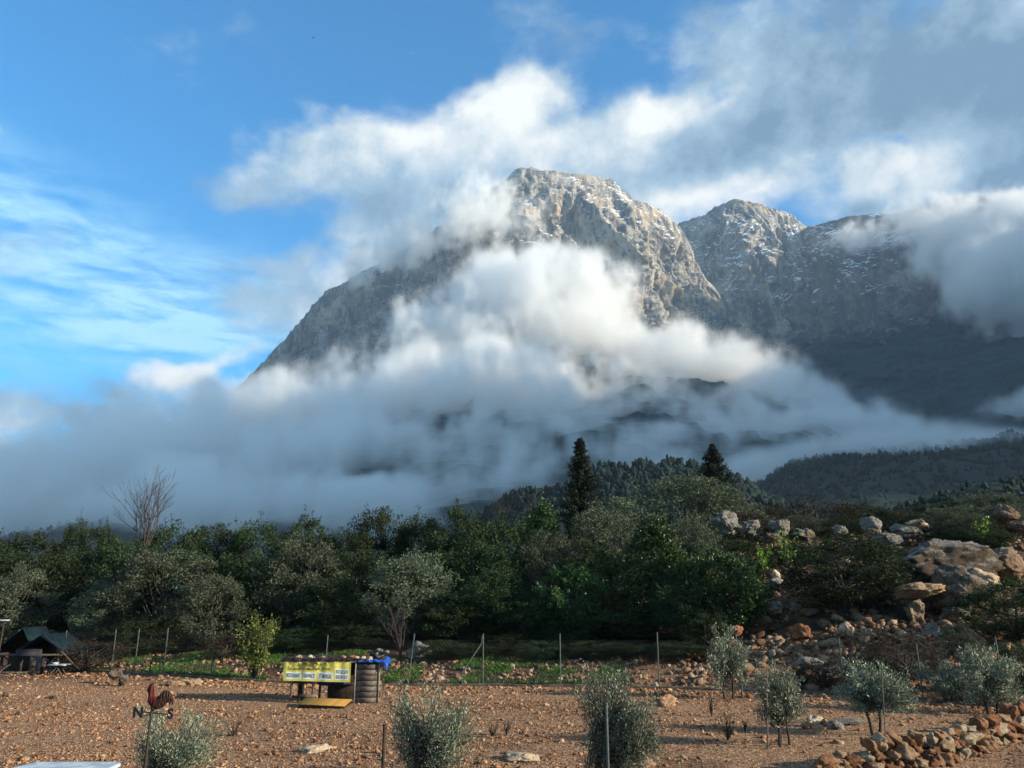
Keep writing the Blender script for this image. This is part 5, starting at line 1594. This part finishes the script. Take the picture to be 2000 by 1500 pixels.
# blue cover over the crate end
nu, nw = 34, 16
v = []
for i in range(nu):
    for j in range(nw):
        a, b = i / (nu - 1), j / (nw - 1)
        x_ = sx(692) + (sx(746) - sx(692)) * a
        if b < 0.35:
            y_, z_ = -0.08 - 0.02 * math.sin(a * 22), szz(1302) - (0.35 - b) / 0.35 * (0.025 + 0.16 * max(0, a - 0.72) / 0.28) - 0.01 * math.sin(a * 31)
        else:
            y_, z_ = -0.08 + (b - 0.35) / 0.65 * 1.1, szz(1301) + 0.03 * math.sin(a * 9 + b * 7) + 0.015 * math.sin(a * 25)
        if a > 0.9: z_ -= (a - 0.9) * 1.3
        v.append((x_, y_, z_))
link('tarpaulin', mesh_from('tarpaulin', np.array(v), grid_faces(nu, nw)[:, ::-1], [m_blue], True), loc=(SX, SY, SZ), label='bright blue tarpaulin over the crate end of the stall', cat='tarpaulin')
# black bag with pale scraps on the tarpaulin
bag = link('sack', rock_mesh(470, 4, (0.27, 0.2, 0.17), m_iron, 0.3, 4, 0.08), loc=(SX + sx(724), SY + 0.35, SZ + szz(1293)), label='black sack lying on the blue tarpaulin', cat='sack')
link('rock', rock_mesh(471, 3, (0.08, 0.06, 0.05), m_palerock, 0.3, 4), loc=(SX + sx(726), SY + 0.25, SZ + szz(1283.5)), label='white rock on top of the black sack, left one', cat='rock', group='white stones on the sack')
link('rock', rock_mesh(472, 3, (0.11, 0.06, 0.05), m_palerock, 0.3, 4), loc=(SX + sx(741), SY + 0.25, SZ + szz(1287)), label='white rock at the right end of the black sack', cat='rock', group='white stones on the sack')
# stones and brushwood on the roof
for i, (px_, s_, mt, lab) in enumerate(((581, 0.13, m_sand, 'cream stone, leftmost on the stall roof'), (601, 0.13, m_stone, 'reddish stone, second from the left on the stall roof'),
        (622, 0.12, m_stone, 'brown stone in the middle of the stall roof'), (661, 0.13, m_stone, 'pink stone right of the middle of the stall roof'),
        (677, 0.13, m_stone, 'orange broken stone above the right end of the banner'), (686, 0.11, m_sand, 'small cream stone next to the orange broken one on the roof'),
        (697, 0.10, m_sand, 'flat cream stone at the left end of the blue tarpaulin'), (710, 0.12, m_sand, 'pale pink stone resting at the edge of the blue tarpaulin'))):
    o = link('rock', rock_mesh(480 + i, 3, (s_ * 1.15, s_, s_ * 0.85), mt, 0.3, 5, 0.07), loc=(SX + sx(px_), SY + 0.22, SZ + szz(1298.5)), label=lab, cat='rock', group='stones weighing down the stall roof')
r2 = np.random.default_rng(14)
A = Acc()
for k in range(900):
    a = np.array([sx(r2.uniform(562, 700)), r2.uniform(-0.08, 0.9), szz(1302) + r2.uniform(0, 0.09)])
    A.add(*tube(np.array([a, a + np.array([r2.normal(0, 0.16), r2.normal(0, 0.08), r2.uniform(-0.03, 0.06)])]), np.array([0.014, 0.006]), 3))
for k in range(26):
    a = np.array([sx(r2.uniform(565, 640)), -0.09, szz(1303)])
    A.add(*tube(crooked(a, a + np.array([r2.normal(0.05, 0.12), -0.03, -r2.uniform(0.05, 0.22)]), 5, 0.02, r2), np.array([0.008, 0.007, 0.006, 0.005, 0.004]), 3))
link('brushwood', A.mesh('brushwood', [m_twig]), loc=(SX, SY, SZ), kind='stuff', label='dry brushwood heaped on the stall roof')
# blue and white things under the roof
link('bucket', rock_mesh(490, 3, (0.3, 0.16, 0.06), m_blue, 0.1, 3), loc=(SX + sx(629), SY + 0.45, SZ + szz(1342)), label='blue folded sheet on the shelf under the banner, left one', cat='sheet', group='blue sheets on the stall shelf').name = 'plastic_sheet'
link('bucket', rock_mesh(491, 3, (0.16, 0.14, 0.06), m_blue, 0.1, 3), loc=(SX + sx(658), SY + 0.45, SZ + szz(1342)), label='blue folded sheet on the shelf under the banner, right one', cat='sheet', group='blue sheets on the stall shelf').name = 'plastic_sheet'
# ochre pallet in front
g = ground_at(634, 1381)
pal = link('pallet', None, loc=g, label='low pallet with an ochre top lying in front of the stall', cat='pallet')
pu = g.y / (F * CP)
for k in range(6):
    box('board', (0, -0.33 + k * 0.135, 0.15), (84 * pu, 0.125, 0.022), m_ochre, pal, None, 0.003)
for k in (-0.32, 0, 0.32):
    box('bearer', (0, k, 0.07), (80 * pu, 0.07, 0.13), m_wood_d, pal, None, 0.003)
pal.rotation_euler = (R(6), R(1.5), R(-4))

# ================================================================== rooster weather vane
VD = 10.0
vc_ = P(295, 1394, VD)
vg = float(H(vc_.x, vc_.y))
vane = link('weather_vane', None, loc=(vc_.x, vc_.y, vg), label='iron rooster weather vane with letters on a pole at lower left', cat='weather vane')
VU = VD / (F * CP)
zc_ = vc_.z - vg
pole('pole', (0, 0, -0.2), (0, 0, zc_ - 0.10), 0.016, 0.014, m_wood_d, vane, 10)
pole('spindle', (0, 0, zc_ - 0.13), (0, 0, zc_ + 0.12), 0.014, 0.007, m_iron, vane, 8)
pole('hub', (0, 0, zc_ - 0.03), (0, 0, zc_ + 0.03), 0.019, 0.019, m_iron, vane, 10)
pole('arm', (-17 * VU, 0, 3 * VU), (30 * VU, 0, -1 * VU), 0.007, 0.007, m_iron, vane, 6).location.z += zc_
pole('arm', (0, -0.18, zc_), (0, 0.18, zc_), 0.007, 0.007, m_iron, vane, 6)
def vletter(ch, px, size, parent):
    cu = bpy.data.curves.new('letter', 'FONT'); cu.body = ch; cu.align_x = 'CENTER'; cu.align_y = 'CENTER'; cu.size = size; cu.extrude = 0.005; cu.offset = 0.006
    tmp = bpy.data.objects.new('tmp', cu); COL.objects.link(tmp)
    me = bpy.data.meshes.new_from_object(tmp.evaluated_get(bpy.context.evaluated_depsgraph_get()))
    bpy.data.objects.remove(tmp); me.materials.clear(); me.materials.append(m_iron)
    o = link('letter', me, parent, (px * VU, -0.004, zc_ - (0.5 if ch == 'S' else -1.5) * VU))
    o.rotation_euler = (R(90), 0, 0)
vletter('N', -23, 0.165, vane); vletter('S', 34, 0.155, vane)
# rooster: outline cut from plate, body swelling in the middle
rp_ = [(-9, 38), (-8, 45), (-6, 48), (-5, 44.5), (-3, 48.5), (-1.5, 45), (1, 47.5), (2, 43), (2.5, 37), (1.5, 31), (3, 25), (7, 22), (11, 21.5), (14, 23), (16, 27), (19, 31), (24, 33.5), (30, 33.5), (36, 30), (41, 24), (44, 16), (44.5, 9), (42.5, 4.5), (41, 9), (39, 13), (38, 6), (36.5, 4), (35, 10), (32.5, 12), (30, 7), (27.5, 5.5), (23, 1.5), (17, -1.5), (12, -2.5), (6, -1), (1, 2), (-4, 6), (-7.5, 12), (-8, 19), (-6, 25), (-6.5, 29), (-9, 28), (-10, 31.5), (-8.5, 34), (-11.5, 35.5)]
def rooster_mat(t, b):
    tcn = nd(t, 'ShaderNodeTexCoord').outputs['Object']
    sp = nd(t, 'ShaderNodeSeparateXYZ'); t.links.new(tcn, sp.inputs[0])
    a = noi(t, tcn, 30.0, 4, 0.6)
    k = rmp(t, mth(t, 'ADD', sp.outputs[0], mth(t, 'MULTIPLY', a, 0.06)), 0.05, 0.14)
    col = mixc(t, k, c4((0.085, 0.012, 0.010)), c4((0.035, 0.014, 0.012)))
    k2 = rmp(t, mth(t, 'ADD', sp.outputs[2], mth(t, 'MULTIPLY', a, 0.05)), 0.07, 0.03)
    col = mixc(t, k2, col, c4((0.012, 0.010, 0.012)))
    t.links.new(mixc(t, rmp(t, a, 0.55, 0.7, 0, 0.5), col, c4((0.20, 0.07, 0.03))), b.inputs['Base Color'])
m_roo = material('painted rooster iron', rooster_mat, 0.6, 0.3)
def plate(name, pts, thick, mat, parent, loc, bulge=0.0):
    bm = bmesh.new()
    vs = [bm.verts.new((x * VU, 0, z * VU)) for x, z in pts]
    f = bm.faces.new(vs)
    bmesh.ops.triangulate(bm, faces=[f])
    for _ in range(2):
        bmesh.ops.subdivide_edges(bm, edges=bm.edges[:], cuts=1)
    bnd = np.array([[v.co.x, v.co.z] for v in bm.verts if v.is_boundary])
    g2 = bmesh.ops.duplicate(bm, geom=bm.faces[:] + bm.edges[:] + bm.verts[:])
    back = [e for e in g2['geom'] if isinstance(e, bmesh.types.BMVert)]
    bs = set(back)
    for v_ in bm.verts:
        d = np.min(np.hypot(bnd[:, 0] - v_.co.x, bnd[:, 1] - v_.co.z))
        v_.co.y += (thick / 2 + bulge * min(1, d / 0.03)) * (1 if v_ in bs else -1)
    bmesh.ops.reverse_faces(bm, faces=[e for e in g2['geom'] if isinstance(e, bmesh.types.BMFace)])
    be = [e for e in bm.edges if e.is_boundary]
    bmesh.ops.bridge_loops(bm, edges=be)
    bmesh.ops.recalc_face_normals(bm, faces=bm.faces[:])
    me = bpy.data.meshes.new(name); bm.to_mesh(me); bm.free()
    me.materials.append(mat)
    return link(name, me, parent, loc)
plate('rooster', rp_, 0.006, m_roo, vane, (-1.5 * VU, 0, zc_ + 9 * VU), 0.02).scale = (0.88, 1, 0.88)
pole('foot', (2 * VU, 0, zc_ + 4 * VU), (6 * VU, 0, zc_ + 13 * VU), 0.012, 0.02, m_iron, vane, 6)

# ================================================================== table at the lower left
m_tab = flat_mat('bluish white painted top', (0.36, 0.42, 0.48), 0.5, 0.3, 0.35, 4.0)
tp = P(152, 1487, 13.4)
tg = float(H(tp.x, tp.y))
tab = link('table', None, loc=(tp.x, tp.y - 0.45, tg), label='weathered bluish white table cut by the bottom edge at lower left', cat='table')
th = tp.z - tg
TW = 160 * 13.4 / (F * CP)
out = []
for k in range(15):
    a = math.pi / 2 + math.pi * k / 14
    out.append((-TW / 2 + 0.22 + math.cos(a) * 0.22, math.sin(a) * 0.42))
out += [(TW / 2 - 0.03, -0.42), (TW / 2, -0.38), (TW / 2, 0.34), (TW / 2 - 0.05, 0.42)]
bm = bmesh.new()
fc = bm.faces.new([bm.verts.new((x, y, 0)) for x, y in out])
ex = bmesh.ops.extrude_face_region(bm, geom=[fc])
for e_ in ex['geom']:
    if isinstance(e_, bmesh.types.BMVert): e_.co.z += 0.05
bmesh.ops.recalc_face_normals(bm, faces=bm.faces[:])
me = bpy.data.meshes.new('tabletop'); bm.to_mesh(me); bm.free(); me.materials.append(m_tab)
link('tabletop', me, tab, (0, 0, th - 0.05))
for x_ in (-0.45, 0.5):
    for y_ in (-0.3, 0.3):
        box('leg', (x_, y_, (th - 0.05) / 2), (0.06, 0.06, th - 0.05), m_wood, tab)
box('apron', (0, 0.33, th - 0.10), (1.0, 0.025, 0.09), m_wood, tab); box('apron', (0, -0.33, th - 0.10), (1.0, 0.025, 0.09), m_wood, tab)

# ================================================================== hut at the left edge
m_roofg = flat_mat('dark green roofing', (0.006, 0.016, 0.020), 0.7, 0.15, 0.5, 4.0)
m_rooft = flat_mat('faded lilac roofing', (0.03, 0.028, 0.036), 0.8, 0.1, 0.4, 5.0)
HD = 33.5
hb = ground_at(62, 1317)
hu = hb.y / (F * CP)
hut = link('hut', None, loc=hb, label='dark timber hut with green gabled roofs at the left edge', cat='hut')
def hx(px): return (px - 62) * hu
def hz_(py): return (1317 - py) * hu
for px_ in (-30, 5, 40, 78, 104):
    box('post', (hx(px_), 0, hz_(1283) / 2), (0.09, 0.09, hz_(1283)), m_wood_d, hut)
for a, b in (((-30), 5), (5, 40), (78, 104)):
    for s_ in (1, -1):
        p0 = Vector((hx(a), -0.03 * s_, 0.1 if s_ > 0 else hz_(1285))); p1 = Vector((hx(b), -0.03 * s_, hz_(1285) if s_ > 0 else 0.1))
        pole('brace', p0, p1, 0.03, 0.03, m_wood_d, hut, 5)
box('eave_beam', (hx(45), -0.08, hz_(1284)), (hx(112) - hx(-35), 0.07, 0.06), m_wood, hut)
box('base_beam', (hx(20), -0.05, hz_(1314)), (hx(50) - hx(-35), 0.08, 0.07), m_wood, hut)
box('wall_panel', (hx(48), 0.5, hz_(1300)), (hx(54) - hx(42), 0.03, 0.6), m_wood, hut)
box('wall_panel', (hx(63), 0.5, hz_(1300)), (hx(73) - hx(55), 0.03, 0.62), m_white if False else flat_mat('grey board', (0.13, 0.12, 0.15), 0.9, 0.1, 0.4, 6.0), hut)
box('back_wall', (hx(35), 1.9, hz_(1300)), (hx(104) - hx(-35), 0.05, 0.75), m_wood_d, hut)
def gable(x0, x1, xm, zt, ze, y0, y1, mat, nm='roof'):
    v = np.array([(x0, y0, ze), (xm, y0, zt), (x1, y0, ze), (x0, y1, ze), (xm, y1, zt), (x1, y1, ze), (x0, y0, ze - .05), (xm, y0, zt - .05), (x1, y0, ze - .05), (x0, y1, ze - .05), (xm, y1, zt - .05), (x1, y1, ze - .05)])
    f = np.array([(0, 1, 4, 3), (1, 2, 5, 4), (6, 9, 10, 7), (7, 10, 11, 8), (0, 6, 7, 1), (1, 7, 8, 2), (3, 4, 10, 9), (4, 5, 11, 10), (0, 3, 9, 6), (2, 8, 11, 5)])
    return link(nm, mesh_from(nm, v, f, [mat]), hut)
gable(hx(15), hx(112), hx(60), hz_(1251), hz_(1284), 0.3, 2.4, m_roofg)
gable(hx(-40), hx(38), hx(10), hz_(1240), hz_(1284), 0.9, 2.6, m_roofg)
v = np.array([(hx(32), -0.15, hz_(1274)), (hx(78), -0.15, hz_(1274)), (hx(84), -0.35, hz_(1284)), (hx(36), -0.35, hz_(1284)), (hx(32), -0.15, hz_(1274) - .04), (hx(78), -0.15, hz_(1274) - .04), (hx(84), -0.35, hz_(1284) - .04), (hx(36), -0.35, hz_(1284) - .04)])
link('awning', mesh_from('awning', v, np.array([(0, 3, 2, 1), (4, 5, 6, 7), (0, 1, 5, 4), (1, 2, 6, 5), (2, 3, 7, 6), (3, 0, 4, 7)]), [m_rooft]), hut)
p0 = Vector((hx(64), 0.2, hz_(1248))); p1 = Vector((hx(112), 0.2, hz_(1284)))
pole('barge_board', p0, p1, 0.035, 0.035, m_roofg, hut, 4)
# white trestle table by the hut
tt_ = link('trestle_table', None, loc=hb + Vector((hx(113), -0.2, 0)), label='small white table in front of the right end of the hut', cat='table')
box('tabletop', (0, 0, hz_(1300)), (0.72, 0.5, 0.04), m_tab, tt_)
for s_ in (-1, 1):
    pole('leg', (0.25 * s_, -0.15, 0), (-0.05 * s_, -0.15, hz_(1301)), 0.02, 0.02, m_wood, tt_, 5); pole('leg', (0.25 * s_, 0.15, 0), (-0.05 * s_, 0.15, hz_(1301)), 0.02, 0.02, m_wood, tt_, 5)
box('crate', (0, 0, 0), (0.2, 0.18, 0.07), m_tab, None, label='little white box on the table by the hut', cat='box').location = hb + Vector((hx(106), -0.2, hz_(1300) + 0.058))
# light log leaning by the hut
lp = [hb + Vector((hx(10), -0.3, 0.05)), hb + Vector((hx(19), -0.3, 0.28)), hb + Vector((hx(30), -0.3, 0.42))]
A = Acc(); A.add(*tube(np.array([list(p) for p in lp]), np.array([0.03, 0.035, 0.03]), 6))
link('crooked_branch', A.mesh('crooked_branch', [m_wood]), label='pale crooked branch leaning at the left front of the hut', cat='branch')
a_ = P(121, 1273, 31.8); b_ = ground_at(158, 1312)
pole('leaning_pole', b_, a_, 0.025, 0.02, m_wood, label='pale pole leaning against the brambles right of the hut', cat='pole')
# lamp post
l0 = P(8, 1213, 31.5)
lg = float(H(l0.x, l0.y))
lamp = link('lamp_post', None, loc=(l0.x, l0.y, lg), label='thin lamp post with a flat pale head at the left edge', cat='lamp post')
pole('pole', (0, 0, -0.2), (0, 0, l0.z - lg), 0.035, 0.025, m_wood_d, lamp)
box('lamp_head', (-0.1, 0, l0.z - lg + 0.03), (0.55, 0.16, 0.045), m_tab, lamp)

# ================================================================== bird in the sky
bp = P(612, 74, 160)
bm = bmesh.new()
bmesh.ops.create_uvsphere(bm, u_segments=8, v_segments=6, radius=0.12)
for v_ in bm.verts: v_.co.x *= 2.2; v_.co.z *= 0.8
me = bpy.data.meshes.new('body'); bm.to_mesh(me); bm.free(); me.materials.append(m_iron)
bird = link('bird', None, loc=bp, label='small dark bird high in the blue sky', cat='bird')
link('body', me, bird)
for s_ in (-1, 1):
    v = np.array([(0.12, 0, 0.03), (-0.12, 0, 0.03), (-0.10, 0.33 * s_, 0.24), (0.08, 0.33 * s_, 0.24), (-0.18, 0.62 * s_, 0.14), (0.12, 0, 0.05), (-0.12, 0, 0.05), (-0.10, 0.33 * s_, 0.26), (0.08, 0.33 * s_, 0.26), (-0.18, 0.62 * s_, 0.155)])
    f = np.array([(0, 1, 2, 3), (5, 8, 7, 6), (3, 2, 4, 4), (8, 9, 9, 7), (0, 3, 8, 5), (1, 6, 7, 2)])
    f3 = np.array([(0, 1, 2), (0, 2, 3), (5, 7, 6), (5, 8, 7), (3, 2, 4), (8, 9, 7), (0, 3, 8), (0, 8, 5), (1, 6, 7), (1, 7, 2), (2, 7, 9), (2, 9, 4), (3, 4, 9), (3, 9, 8)])
    link('wing', mesh_from('wing', v, f3, [m_iron]), bird)
bird.rotation_euler = (R(25), R(-20), R(60))
print('script', time.time() - T0)
